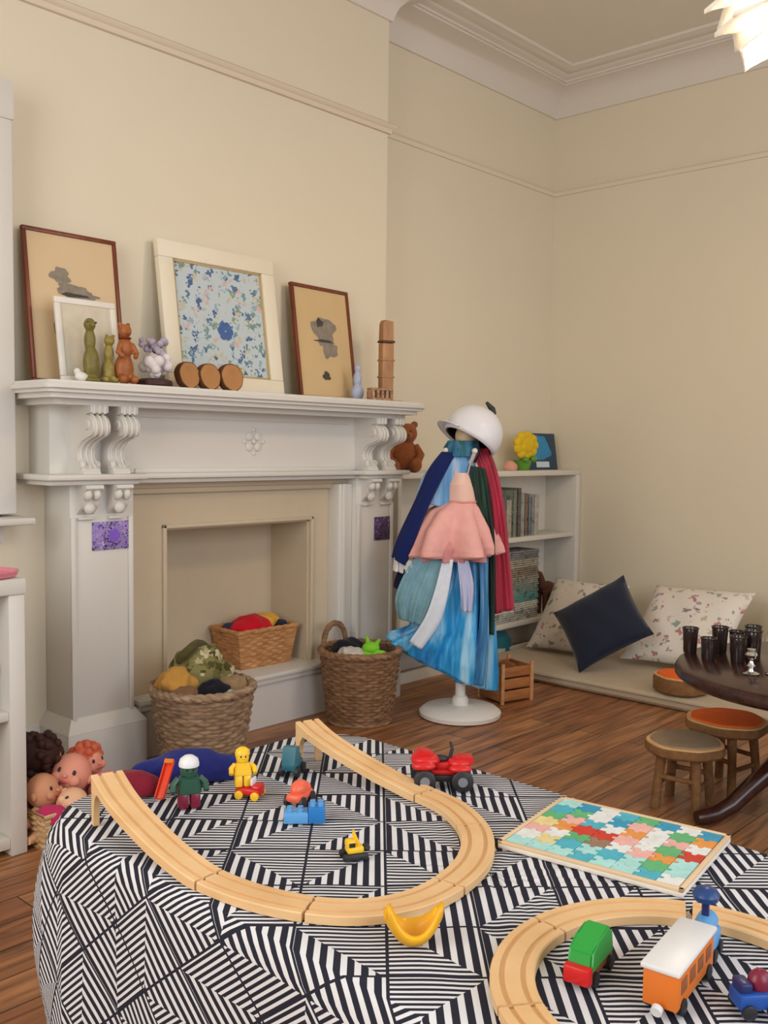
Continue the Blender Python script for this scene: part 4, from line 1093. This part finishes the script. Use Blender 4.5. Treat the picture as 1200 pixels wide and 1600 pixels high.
place(drape('sash', [(A(686, 868, -.125), A(702, 868, -.125)), (A(674, 915, -.15), A(694, 920, -.15)), (A(660, 955, -.155), A(682, 962, -.155)), (A(638, 992, -.14), A(656, 1003, -.15))], tulle_w, 1, .005),
      'white chiffon sash falling diagonally across the blue skirt', 'sash')
place(drape('sash', [(A(708, 868, -.125), A(724, 868, -.125)), (A(712, 905, -.15), A(732, 905, -.15)), (A(716, 945, -.155), A(730, 945, -.155))], mat('lilac_chiffon', (190, 194, 224), .8, var=.1), 2, .006),
      'short lilac chiffon strip hanging below the middle of the pink tutu', 'sash')
pink = mat('pink_tulle', (232, 172, 164), .9, var=.12, scale=30); pink_b = mat('peach_bodice', (236, 196, 180), .7, var=.06, scale=30)
tu = thing('tutu_dress', 'pink tutu dress with a peach bodice on the front of the dress-up stand', 'costume', SP, ZR)
o = loft('skirt', [(-.012, -.02, .885, .062, .052, .2, 0), (-.04, -.02, .845, .105, .09, .6, 0), (-.052, -.02, .775, .152, .125, 1, 0), (-.056, -.02, .70, .176, .14, 1.5, .02), (-.056, -.02, .675, .176, .14, 1.9, .02), (-.052, -.02, .665, .158, .125, 1.6, .02)], pink, 9, .020); o.parent = tu
o = loft('underskirt', [(-.03, -.02, .80, .10, .08, .4, 0), (-.05, -.02, .70, .135, .11, 1, 0), (-.045, -.02, .648, .12, .10, 1.5, 0)], mat('rose_tulle', (206, 140, 140), .9, var=.2, scale=40), 13, .03); o.parent = tu
o = loft('bodice', [(-.018, -.03, 1.0, .030, .040, .3, 0), (-.018, -.03, .955, .048, .055, .3, 0), (-.012, -.025, .885, .060, .054, .3, 0)], pink_b, 7, .012); o.parent = tu
for x0 in (-.045, .008):
    bm = BM(); tube(bm, [(x0, -.06, .995), (x0+.01, -.05, 1.035), (x0+.02, 0, 1.055)], .006, 8, flat=.5); obj('strap', bm, pink_b, tu, False)
bm = BM(); tube(bm, [(.064*cos(a)-.012, -.02+.056*sin(a), .885) for a in [2*pi*k/40 for k in range(40)]], .007, 8, closed=True); obj('waistband', bm, mat('rose_ribbon', (222, 150, 140), .5), tu, False)
place(loft('blue_top', [(-.02, .005, 1.10, .05, .045, .3, 0), (-.04, .0, 1.04, .078, .06, .6, 0), (-.066, .0, .96, .098, .068, 1.0, -.1), (-.080, .005, .86, .105, .07, 1.2, -.2)], stripe_cloth_mat('blue_chiffon', (70, 130, 186), (110, 164, 206), (176, 190, 220), 9, .5), 9, .014),
      'sky blue chiffon top hanging behind the pink bodice', 'costume')
place(loft('scarf', [(-.008, -.01, 1.128, .055, .05, .6, 0), (-.012, -.012, 1.10, .064, .058, 1, 0), (-.016, -.012, 1.065, .058, .054, 1, 0)], stripe_cloth_mat('teal_scarf', (24, 70, 90), (50, 120, 160), (30, 90, 80), 12, .6), 9, .016),
      'teal and blue scarf wound around the neck of the dress-up stand', 'scarf')
navy_f = fabric('navy_cape', (26, 38, 92))
cp = thing('navy_cape', 'navy blue cape sleeve slanting down the left of the dress-up stand', 'costume', SP, ZR)
o = drape('cape', [(A(684, 708, -.03), A(706, 708, -.045)), (A(664, 735, -.05), A(686, 745, -.075)), (A(645, 780, -.06), A(664, 792, -.085)), (A(620, 835, -.07), A(645, 842, -.095)), (A(610, 868, -.07), A(632, 880, -.09))], navy_f, 1, .007, curve=.02); o.parent = cp
o = drape('lace_cuff', [(A(614, 868, -.085), A(640, 872, -.09)), (A(612, 888, -.085), A(646, 896, -.09))], mat('white_lace', (222, 220, 218), .8, var=.2, scale=80), 4, .008); o.parent = cp
place(drape('glove', [(A(622, 884, -.075), A(646, 880, -.085)), (A(616, 900, -.08), A(640, 905, -.09)), (A(614, 914, -.08), A(628, 918, -.085))], fabric('dark_navy', (22, 26, 50)), 2, .010),
      'dark navy glove hanging below the navy cape sleeve', 'glove')
place(drape('ribbon', [(A(624, 905, -.06), A(634, 905, -.065)), (A(622, 925, -.06), A(636, 925, -.065)), (A(618, 952, -.06), A(630, 955, -.06))], mat('white_ribbon', (222, 224, 222), .6), 1, .006),
      'white ribbon dangling below the dark navy glove', 'ribbon')
place(drape('crimson_cape', [(A(730, 700, -.02), A(757, 702, .0)), (A(744, 742, -.02), A(772, 742, .0)), (A(756, 805, -.01), A(785, 805, .0)), (A(763, 880, -.01), A(794, 880, .0)), (A(766, 958, -.01), A(803, 950, .01))], stripe_cloth_mat('crimson_velvet', (104, 8, 28), (158, 16, 50), (190, 28, 72), 7, .6, .2), 2, .010),  # lightest red paints the velvet's highlights into its colour
      'long crimson velvet cape down the right of the dress-up stand', 'costume')
place(drape('green_cape', [(A(728, 728, -.06), A(750, 732, -.04)), (A(732, 780, -.06), A(760, 782, -.035)), (A(745, 850, -.05), A(768, 850, -.03)), (A(750, 920, -.05), A(770, 920, -.03)), (A(752, 984, -.05), A(770, 988, -.03))], stripe_cloth_mat('dark_green_cloth', (8, 24, 22), (14, 44, 36), (26, 78, 52), 7, .7), 2, .012),
      'dark green cape hanging between the pink tutu and the crimson cape', 'costume')
# helmet on top
hm = thing('helmet', 'white riding style helmet with black lining on top of the dress-up stand', 'helmet', SP+Vector((.034*.676, -.034*.737, 1.158)), ZR)
hm.rotation_euler = Matrix.Rotation(ZR, 4, 'Z').to_euler()
Mt = Matrix.Rotation(radians(-16), 4, 'X') @ Matrix.Rotation(radians(30), 4, 'Y')
bm = BM(); prof = [(.108*cos(t_), .115*sin(t_)) for t_ in [radians(-22+112*k/14) for k in range(14)]] + [(.004, .115)]
lathe(bm, prof, 48, cap=False, mtx=Mt, fn=lambda q, z, a, i, k: q*(1+.10*abs(cos(a))))
o = obj('shell', bm, mat('helmet_white', (222, 222, 228), .3, var=.01, spec=.5), hm, False); solid(o, .006, -1)
bm = BM(); lathe(bm, [(r_*.93, z_*.92) for r_, z_ in prof], 40, cap=False, mtx=Mt, fn=lambda q, z, a, i, k: q*(1+.10*abs(cos(a)))); o = obj('lining', bm, blk, hm, False); solid(o, .004, -1)
bm = BM(); sheet(bm, [[Mt @ Vector((-(.106+d)*cos(a)*1.08, (.106+d*.6)*sin(a), -.035-d*.25+.01*cos(a))) for a in [radians(-62+124*k/24) for k in range(25)]] for d in (0, .015, .032)]); o = obj('visor', bm, bpy.data.materials['helmet_white'], hm, False); solid(o, .005, 0)
bm = BM(); tube(bm, [Mt @ Vector((.03, 0, .112)), Mt @ Vector((.015, 0, .128)), Mt @ Vector((-.02, 0, .142))], [.012, .013, .006], 10); obj('plume_clip', bm, blk, hm, False)
for s in (-1, 1):
    bm = BM(); tube(bm, [Mt @ Vector((.02, s*.100, -.03)), Vector((.02, s*.07, -.085)), Vector((.0, s*.03, -.115))], .004, 6, flat=.5); obj('chin_strap', bm, blk, hm, False)

# ------------------------------------------------------------------ bookcase contents
tb_ = thing('teddy_bear', 'rusty brown teddy bear sitting at the left end of the bookcase top', 'teddy bear', (3.43, 3.02, .983), ZR)
fur = mat('rust_fur', (150, 84, 42), .95, var=.3, scale=70, bump=.4, sheen=.2)
bm = BM()
for c, r in (((0, 0, .075), (.068, .055, .078)), ((.01, -.01, .18), (.05, .046, .048)), ((-.028, 0, .222), (.017, .010, .018)), ((.046, 0, .222), (.017, .010, .018)), ((.012, -.052, .168), (.022, .018, .018))): ell(bm, c, r)
o = obj('body', bm, fur, tb_, False); rm = o.modifiers.new('blend', 'REMESH'); rm.mode = 'VOXEL'; rm.voxel_size = .006; rm.use_smooth_shade = True
for s in (-1, 1):
    bm = BM(); tube(bm, [(s*.05, -.01, .12), (s*.075, -.03, .08), (s*.062, -.055, .05)], [.02, .02, .018], 12); ell(bm, (s*.062, -.055, .05), .019, u=12, v=8); obj('arm', bm, fur, tb_, False)
    bm = BM(); tube(bm, [(s*.035, -.01, .03), (s*.05, -.05, .027), (s*.055, -.075, .03)], [.028, .027, .025], 12); ell(bm, (s*.055, -.08, .035), (.026, .018, .032), u=12, v=8); obj('leg', bm, fur, tb_, False)
bm = BM()
for x in (-.005, .028): ell(bm, (x, -.05, .19), .005, u=8, v=6)
ell(bm, (.012, -.069, .172), (.008, .005, .006), u=8, v=6); obj('face_buttons', bm, blk, tb_, False)
fl = thing('toy_flower_pot', 'yellow felt flower head in a green pot on the bookcase top', 'toy', (4.40, 3.02, .983))
bm = BM(); lathe(bm, [(.035, 0), (.05, .05), (.053, .055), (.045, .055)], 24); obj('pot', bm, plast('leaf_green', (96, 150, 50)), fl, False)
bm = BM()
for k in range(9):
    a = k*2*pi/9; ell(bm, (.072*cos(a), -.02, .135+.05*sin(a)), (.042, .02, .028), u=12, v=8)
ell(bm, (0, -.02, .135), (.07, .03, .05)); obj('petals', bm, fabric('flower_yellow', (226, 190, 40), .2), fl, False)
bm = BM(); tube(bm, [(0, 0, .05), (0, -.005, .11)], .01, 8); ell(bm, (.03, -.05, .062), (.022, .02, .018), u=12, v=8); ell(bm, (-.03, -.04, .058), (.022, .02, .015), u=12, v=8); obj('leaves', bm, plast('leaf_green', (96, 150, 50)), fl, False)
bk = thing('picture_book', 'upright blue picture book with a dark edge on the bookcase top', 'book', (4.655, 3.06, .983), -.12)
bk.rotation_euler = (-.16, 0, -.12)
bm = BM(); box(bm, -.125, .125, -.008, -.004, 0, .205, .001); box(bm, -.125, .125, .004, .008, 0, .205, .001); box(bm, -.125, -.121, -.008, .008, 0, .205, .001); obj('cover', bm, mat('book_navy', (52, 72, 92), .5), bk, False)
bm = BM(); box(bm, -.120, .121, -.004, .004, .003, .202); obj('pages', bm, mat('book_pages', (228, 222, 206), .8), bk, False)
bm = BM(); blob(bm, -.01, .12, .085, .07, -.0084, 61, amp=.2); obj('cover_art', bm, mat('book_blue', (56, 140, 190), .5, var=.2, scale=20), bk, False)
bm = BM(); box(bm, -.055, .055, -.0086, -.0083, .012, .045); obj('title_band', bm, mat('book_pale', (206, 220, 226), .5), bk, False)
crumple('plush_ball', 'small pink plush beside the yellow felt flower', 'plush toy', (4.255, 3.0, 1.003), (.035, .035, .03), fabric('plush_pink', (222, 160, 140)), 63, .25, 20, flat=.7)
# books on the upper open shelf
cols = [(112, 118, 104), (150, 140, 124), (96, 104, 110), (170, 160, 146), (126, 132, 118), (104, 96, 88), (160, 164, 160), (136, 110, 96), (118, 126, 130), (176, 172, 160)]
nm = ['grey green', 'beige', 'slate', 'cream', 'sage', 'dark taupe', 'pale grey', 'brown', 'blue grey', 'ivory']
x = 4.06; rnd = random.Random(11)
for i in range(10):
    th = rnd.uniform(.03, .055); h_ = rnd.uniform(.19, .26); dp = rnd.uniform(.13, .16)
    b = thing('picture_book', '%s picture book, %s in the row on the upper open shelf' % (nm[i], ('first', 'second', 'third', 'fourth', 'fifth', 'sixth', 'seventh', 'eighth', 'ninth', 'last')[i]), 'book', (x+th/2, 3.04, .632), 0, 'books on the upper bookcase shelf')
    m = spots_mat('book_cover_%d' % i, cols[i], [(0, tuple(int(v*.7) for v in cols[i])), (.5, tuple(min(255, int(v*1.2)) for v in cols[i]))], 40, .5, thr=.3)
    bm = BM(); box(bm, -th/2, -th/2+.003, -dp/2, dp/2, 0, h_, .0008); box(bm, th/2-.003, th/2, -dp/2, dp/2, 0, h_, .0008); box(bm, -th/2, th/2, -dp/2, -dp/2+.003, 0, h_, .0008); obj('cover', bm, m, b, False)
    bm = BM(); box(bm, -th/2+.003, th/2-.003, -dp/2+.003, dp/2-.004, .003, h_-.003); obj('pages', bm, mat('book_pages', (228, 222, 206), .8), b, False)
    x += th+.004
bl = [((176, 172, 162), 'pale grey blanket lowest in the folded stack on the lower bookcase shelf'), ((206, 202, 190), 'ivory blanket second from the bottom of the folded stack'), ((108, 158, 150), 'teal blanket third from the bottom of the folded stack'), ((128, 146, 136), 'sage blanket just above the teal one in the folded stack'),
      ((150, 146, 132), 'stone grey blanket above the sage one in the folded stack'), ((140, 126, 108), 'taupe blanket third from the top of the folded stack'), ((168, 160, 142), 'sand coloured blanket second from the top of the folded stack'), ((128, 130, 126), 'ash grey blanket topmost of the folded stack')]
for i, (c, n2) in enumerate(bl):
    z = .1825+.0465*i
    bm = BM(); hh = .046
    rows = []
    for k in range(4): box(bm, 4.10+.004*k, 4.50-.005*((k*7+i) % 3), 2.96, 3.11, z+hh*k/4+.001, z+hh*(k+1)/4, .005)
    o = obj('folded_blanket', bm, spots_mat('blanket_%d' % i, c, [(0, tuple(int(v*.75) for v in c)), (.5, tuple(min(255, int(v*1.15)) for v in c))], 30, .95, thr=.4)); tag(o, n2, 'blanket', 'folded blankets on the lower shelf')
tb2 = thing('cloth_bag', 'teal cloth bag under the lowest bookcase shelf', 'bag', (4.20, 3.03, 0))
bm = BM(); lathe(bm, [(.07, 0), (.085, .02), (.08, .09), (.05, .13), (.035, .145), (.05, .155)], 32, fn=lambda q, z, a, i, k: q*(1+.06*sin(a*7+z*30))); obj('sack', bm, fabric('bag_teal', (48, 110, 124)), tb2, False)
bm = BM(); tube(bm, [(.042*cos(a), .042*sin(a), .140) for a in [2*pi*k/24 for k in range(24)]], .005, 6, closed=True); obj('drawstring', bm, fabric('bag_cord', (196, 190, 176)), tb2, False)
figurine('toy_horse', 'small brown toy horse on the lower shelf next to the cushions', (4.62, 2.99, .182), mat('horse_brown', (84, 48, 34), .6, var=.2),
         [((0, 0, .14), (.07, .032, .04)), ((-.085, 0, .225), (.034, .018, .018))],
         [([(-.05, 0, .15), (-.075, 0, .22)], [.032, .020]), ([(-.045, -.018, .13), (-.045, -.018, 0)], [.016, .011]), ([(-.045, .018, .13), (-.045, .018, 0)], [.016, .011]), ([(.05, -.018, .13), (.052, -.018, 0)], [.018, .011]), ([(.05, .018, .13), (.052, .018, 0)], [.018, .011]), ([(.065, 0, .16), (.095, 0, .12), (.09, 0, .06)], [.01, .01, .005])])

# wooden crate beside the stand
cr = thing('wooden_crate', 'small slatted wooden crate on the floor behind the stand base', 'crate', (3.49, 2.46, 0), -.25); cr.scale = (.84, .84, .95)
cw = wood_mat('crate_wood', (150, 92, 50), (186, 124, 74), (6, 6, 40))
for s in (-1, 1):
    bm = BM()
    for z in (.012, .066, .12): box(bm, -.10, .10, s*.085-.005, s*.085+.005, z, z+.045, .002)
    obj('slatted_side', bm, cw, cr, False)
    bm = BM(); box(bm, s*.10-.006, s*.10+.006, -.079, .079, .012, .165, .002); obj('end_board', bm, cw, cr, False)
for sx in (-1, 1):
    for sy in (-1, 1):
        bm = BM(); box(bm, sx*.098-.010, sx*.098+.010, sy*.093-.006, sy*.093+.006, 0, .185, .002); obj('corner_post', bm, wood_mat('crate_post', (186, 134, 88), (206, 156, 108)), cr, False)
bm = BM(); box(bm, -.094, .094, -.08, .08, .008, .016); obj('bottom_board', bm, cw, cr, False)
crumple('folded_cloth', 'brown woollen cloth lying in the wooden crate', 'cloth', (3.49, 2.46, .115), (.052, .045, .05), fabric('wool_brown', (126, 76, 44)), 71, .3, 16)

# ------------------------------------------------------------------ floor mattress and cushions
bm = BM(); box(bm, 3.84, 4.835, .15, 2.905, 0, .055, .02, 3)
mt = obj('mattress', bm, mat('oatmeal_cotton', (190, 174, 152), .95, var=.05, scale=20, bump=.1)); tag(mt, 'thin oatmeal floor mattress along the right wall', 'mattress')
bm = BM()
for z in (.018, .040): tube(bm, [(3.842, .17, z), (3.8385, .2, z), (3.8385, 2.855, z), (3.842, 2.885, z)], .004, 6)
obj('piping', bm, mat('oatmeal_piping', (176, 158, 134), .9), mt)
def cushion(name, label, c, ex, ey, w_, h_, t_, m, group=None):
    ex = Vector(ex).normalized(); ey = Vector(ey); ey = ey.normalized(); ez = ex.cross(ey).normalized()
    bm = BM(); n = 22
    def P(i, j, s):
        u = -1+2*i/n; v = -1+2*j/n
        f = max(0, (1-abs(u)**2.6)*(1-abs(v)**2.6))**.55
        pu = 1-.07*(1-v*v)*abs(u)**3; pv = 1-.07*(1-u*u)*abs(v)**3
        wv = .006*sin(u*9+v*4)*f
        return (u*w_/2*pu, v*h_/2*pv, s*(t_/2*f+wv*.5))
    for s in (-1, 1): sheet(bm, [[P(i, j, s) for j in range(n+1)] for i in range(n+1)])
    bmesh.ops.remove_doubles(bm, verts=bm.verts, dist=1e-5)
    o = obj(name, bm, m, ang=75)
    o.matrix_world = Matrix(((ex.x, ey.x, ez.x, c[0]), (ex.y, ey.y, ez.y, c[1]), (ex.z, ey.z, ez.z, c[2]), (0, 0, 0, 1)))
    return tag(o, label, 'cushion', group)
floral_c = spots_mat('floral_cotton', (230, 222, 212), [(0, (186, 132, 134)), (.18, (150, 168, 156)), (.34, (206, 190, 186)), (.5, (176, 160, 176)), (.64, (204, 160, 158)), (.78, (148, 134, 136)), (.88, (190, 184, 160))], 22, thr=.33)
cushion('cushion', 'large pale floral cushion leaning on the right wall behind the navy one', (4.46, 2.08, .250), (0, -1, .04), (.40, 0, .34), .52, .50, .15, floral_c)
cushion('cushion', 'pale floral cushion at the far end of the mattress by the bookcase', (4.38, 2.64, .235), (.18, -1, .0), (.36, 0, .36), .42, .46, .14, spots_mat('striped_floral', (222, 212, 198), [(0, (142, 146, 128)), (.3, (196, 150, 150)), (.6, (170, 170, 160)), (.8, (206, 196, 180))], 24, thr=.34))
cushion('cushion', 'plain cream cushion against the right wall behind the dark round table', (4.58, 1.50, .235), (0, -1, .02), (.34, 0, .36), .52, .44, .14, mat('cream_cotton', (214, 200, 178), .95, var=.05))
cushion('cushion', 'navy velvet square cushion balanced on one corner', (4.10, 2.34, .275), (.28, -.50, .36), (.28, .44, .44), .39, .37, .13, mat('navy_velvet', (12, 22, 46), .75, var=.15, sheen=.25))
# ------------------------------------------------------------------ dark round table and the things on it
RT = Vector((3.03, .95, 0))
dark = wood_mat('dark_mahogany', (44, 22, 18), (70, 36, 28), (4, 30, 30), .22)
rt = thing('round_table', 'dark polished round pedestal table at the right edge', 'table', RT)
bm = BM(); lathe(bm, [(.41, .405), (.44, .408), (.452, .418), (.452, .434), (.445, .446), (.436, .45)], 96); obj('tabletop', bm, dark, rt, False)
bm = BM(); lathe(bm, [(.05, .10), (.07, .12), (.075, .16), (.045, .20), (.035, .26), (.05, .32), (.042, .36), (.10, .405)], 36); obj('pedestal', bm, dark, rt, False)
for k in range(3):
    a = radians(143+120*k); bm = BM()
    tube(bm, [(q*cos(a), q*sin(a), z) for q, z in ((.04, .17), (.10, .19), (.18, .165), (.25, .11), (.31, .058), (.36, .032), (.40, .026), (.425, .024))], [.034, .034, .030, .027, .025, .024, .023, .020], 12)
    obj('leg', bm, dark, rt, False)
chrome = mat('chrome', (206, 206, 204), .12, 1, var=.02); dkm = mat('dark_pewter', (70, 60, 58), .25, .7, var=.1); dgl = mat('dark_glass', (46, 34, 32), .1, var=.1, spec=.6)
def RTz(x, y): return (x, y, .4503)
def cup(label, loc, h_, r_, m, group): 
    t = thing('beaker', label, 'cup', loc, 0, group)
    bm = BM(); lathe(bm, [(r_*.80, 0), (r_*.84, .004), (r_*.9, h_*.5), (r_, h_-.002), (r_*.97, h_), (r_*.9, h_-.004), (r_*.75, .01), (r_*.02, .008)], 28); obj('cup', bm, m, t, False)
    bm = BM(); tube(bm, [(r_*cos(2*pi*k/28), r_*sin(2*pi*k/28), h_-.002) for k in range(28)], .0025, 6, closed=True); obj('rim', bm, dkm, t, False)
g3 = 'dark beakers on the round table'
for x, y, h_, r_, lb in ((2.90, 1.28, .082, .026, 'dark beaker in front of the two leftmost beakers on the round table'), (2.935, 1.20, .095, .028, 'dark beaker beside the candlestick with the round bulb'), (3.03, 1.30, .10, .028, 'dark beaker at the far rim of the round table'),
                       (3.00, 1.18, .11, .029, 'tall dark beaker in front of the chrome pot'), (3.065, 1.26, .085, .025, 'small dark beaker between the candlestick and the back beakers on the round table'), (2.965, 1.37, .095, .027, 'dark beaker at the back left of the round table'), (3.10, 1.22, .105, .028, 'dark beaker at the back, left of the chrome pot')):
    cup(lb, RTz(x, y), h_*.86, r_*.92, dgl, g3)
def stick(label, loc, h_):
    t = thing('candlestick', label, 'candlestick', loc, 0)
    bm = BM(); lathe(bm, [(.022, 0), (.024, .004), (.010, .010), (.007, .018), (.013, .026), (.007, .034), (.006, h_*.55), (.014, h_*.66), (.018, h_*.78), (.012, h_*.9), (.013, h_)], 24); obj('stem', bm, chrome, t, False)
stick('short chrome candlestick at the front of the round table', RTz(2.80, 1.105), .075)
t = thing('coffee_pot', 'tall chrome pot with a dark lid at the right edge of the photo', 'pot', RTz(2.935, 1.045))
bm = BM(); lathe(bm, [(.036, 0), (.038, .006), (.034, .06), (.034, .12), (.037, .128)], 32); obj('body', bm, chrome, t, False)
bm = BM(); lathe(bm, [(.038, .127), (.034, .138), (.010, .146), (.008, .156), (.002, .158)], 28); obj('lid', bm, dkm, t, False)
bm = BM(); tube(bm, [(.030, -.018, .11), (.055, -.032, .10), (.058, -.034, .05), (.032, -.019, .03)], .005, 8); obj('handle', bm, dkm, t, False)
stick('chrome candlestick at the right edge of the round table', RTz(2.845, 1.055), .09)

# ------------------------------------------------------------------ log stools
barkm = mat('stool_bark', (136, 98, 62), .95, var=.45, scale=40, bump=.5); cutm = mat('stool_cut', (224, 178, 124), .8, var=.2, scale=14)
felt = mat('orange_felt', (236, 104, 32), .95, var=.15, scale=30); grey_top = mat('grey_top', (150, 130, 106), .9, var=.2, scale=18)
def stool(label, loc, r_, h_, top, rz=0, legs=True, seed=0, th=.035):
    t = thing('log_stool' if legs else 'log_slice', label, 'stool' if legs else 'log slice', loc, rz)
    wob = lambda q, z, a, i, k: q*(1+.03*sin(3*a+seed)+.02*sin(7*a+seed*2))
    bm = BM(); lathe(bm, [(r_*.92, h_-th), (r_*.99, h_-th+.008), (r_, h_-.012), (r_*.97, h_-.003)], 56, fn=wob); obj('seat', bm, barkm, t, False)
    bm = BM(); lathe(bm, [(r_*.965, h_-.006), (r_*.96, h_+.0015), (r_*.8, h_+.003), (r_*.02, h_+.003)], 56, fn=wob); obj('cut_rim', bm, cutm, t, False)
    bm = BM(); lathe(bm, [(r_*.87, h_), (r_*.86, h_+.007), (r_*.74, h_+.009), (r_*.02, h_+.009)], 56, fn=wob); obj('seat_pad', bm, top, t, False)
    if legs:
        for k in range(4):
            a = k*pi/2+.5
            bm = BM(); tube(bm, [(r_*.62*cos(a), r_*.62*sin(a), h_-th+.004), (r_*.70*cos(a)+.003, r_*.70*sin(a), h_*.45), (r_*.78*cos(a), r_*.78*sin(a), 0)], [.016, .014, .015], 10); obj('leg', bm, barkm, t, False)
        for k in range(4):
            a, b = k*pi/2+.5, (k+1)*pi/2+.5; bm = BM(); z = h_*(.36+.12*(k % 2)); q = r_*.72
            tube(bm, [(q*cos(a), q*sin(a), z), (q*cos(b), q*sin(b), z)], .008, 8); obj('stretcher', bm, barkm, t, False)
    return t
stool('log stool with a greyish worn top in front of the round table', (2.82, 1.31, 0), .118, .205, grey_top, .4, seed=1)
stool('log stool with a bright orange top tucked under the round table', (3.075, 1.285, 0), .13, .228, felt, .1, seed=2)
stool('log slice with an orange top lying on the mattress edge', (3.95, 1.86, .0553), .115, .075, felt, 0, legs=False, seed=3, th=.07)

# ------------------------------------------------------------------ pendant lamp with paper petals
LP = Vector((2.745, 1.06, 2.375))
lp = thing('pendant_lamp', 'glowing white petal pendant lamp hanging at the top right corner', 'lamp', LP)
petal_m = mat('lamp_petal', (250, 244, 232), .6, var=.01, emit=((255, 236, 206), .22))
rnd = random.Random(2)
for tier, (z0, tilt, n_, L_) in enumerate(((.10, .55, 8, .15), (.05, .15, 9, .175), (-.01, -.18, 9, .18), (-.06, -.50, 8, .15), (-.085, -.9, 5, .10))):
    for k in range(n_):
        a = 2*pi*(k+.5*(tier % 2))/n_
        bm = BM(); rows = []
        for i in range(9):
            s = i/8; w_ = .078*math.sin(pi*min(1, .10+.82*s))**.7*(1-s**4*.97); row = []
            for j in range(5):
                v = -1+.5*j
                q = .03+L_*s; zz = z0+q*math.tan(tilt)*.75-.03*s*s*(1 if tier < 3 else -.3)+.012*v*v
                row.append((q*cos(a)-w_*v*sin(a), q*sin(a)+w_*v*cos(a), zz))
            rows.append(row)
        sheet(bm, rows); o = obj('petal', bm, petal_m, lp, False); solid(o, .0015, 0)
bm = BM(); ell(bm, (0, 0, 0), .035); obj('bulb', bm, mat('bulb_glow', (255, 240, 215), .5, emit=((255, 226, 180), 6)), lp, False)
bm = BM(); tube(bm, [(0, 0, .035), (0, 0, .09)], .02, 16); obj('socket', bm, wht, lp, False)
bm = BM(); tube(bm, [(0, 0, .09), (0, 0, ZC-LP.z-.02)], .004, 8); obj('cord', bm, wht, lp, False)
bm = BM(); lathe(bm, [(.02, ZC-LP.z-.035), (.05, ZC-LP.z-.015), (.052, ZC-LP.z)], 28); obj('ceiling_rose', bm, wht, lp, False)
pl = bpy.data.lights.new('pendant_glow', 'POINT'); pl.energy = 34; pl.color = (1, .74, .48); pl.shadow_soft_size = .12
po = bpy.data.objects.new('pendant_glow', pl); COL.objects.link(po); po.location = LP+Vector((0, 0, -.13))
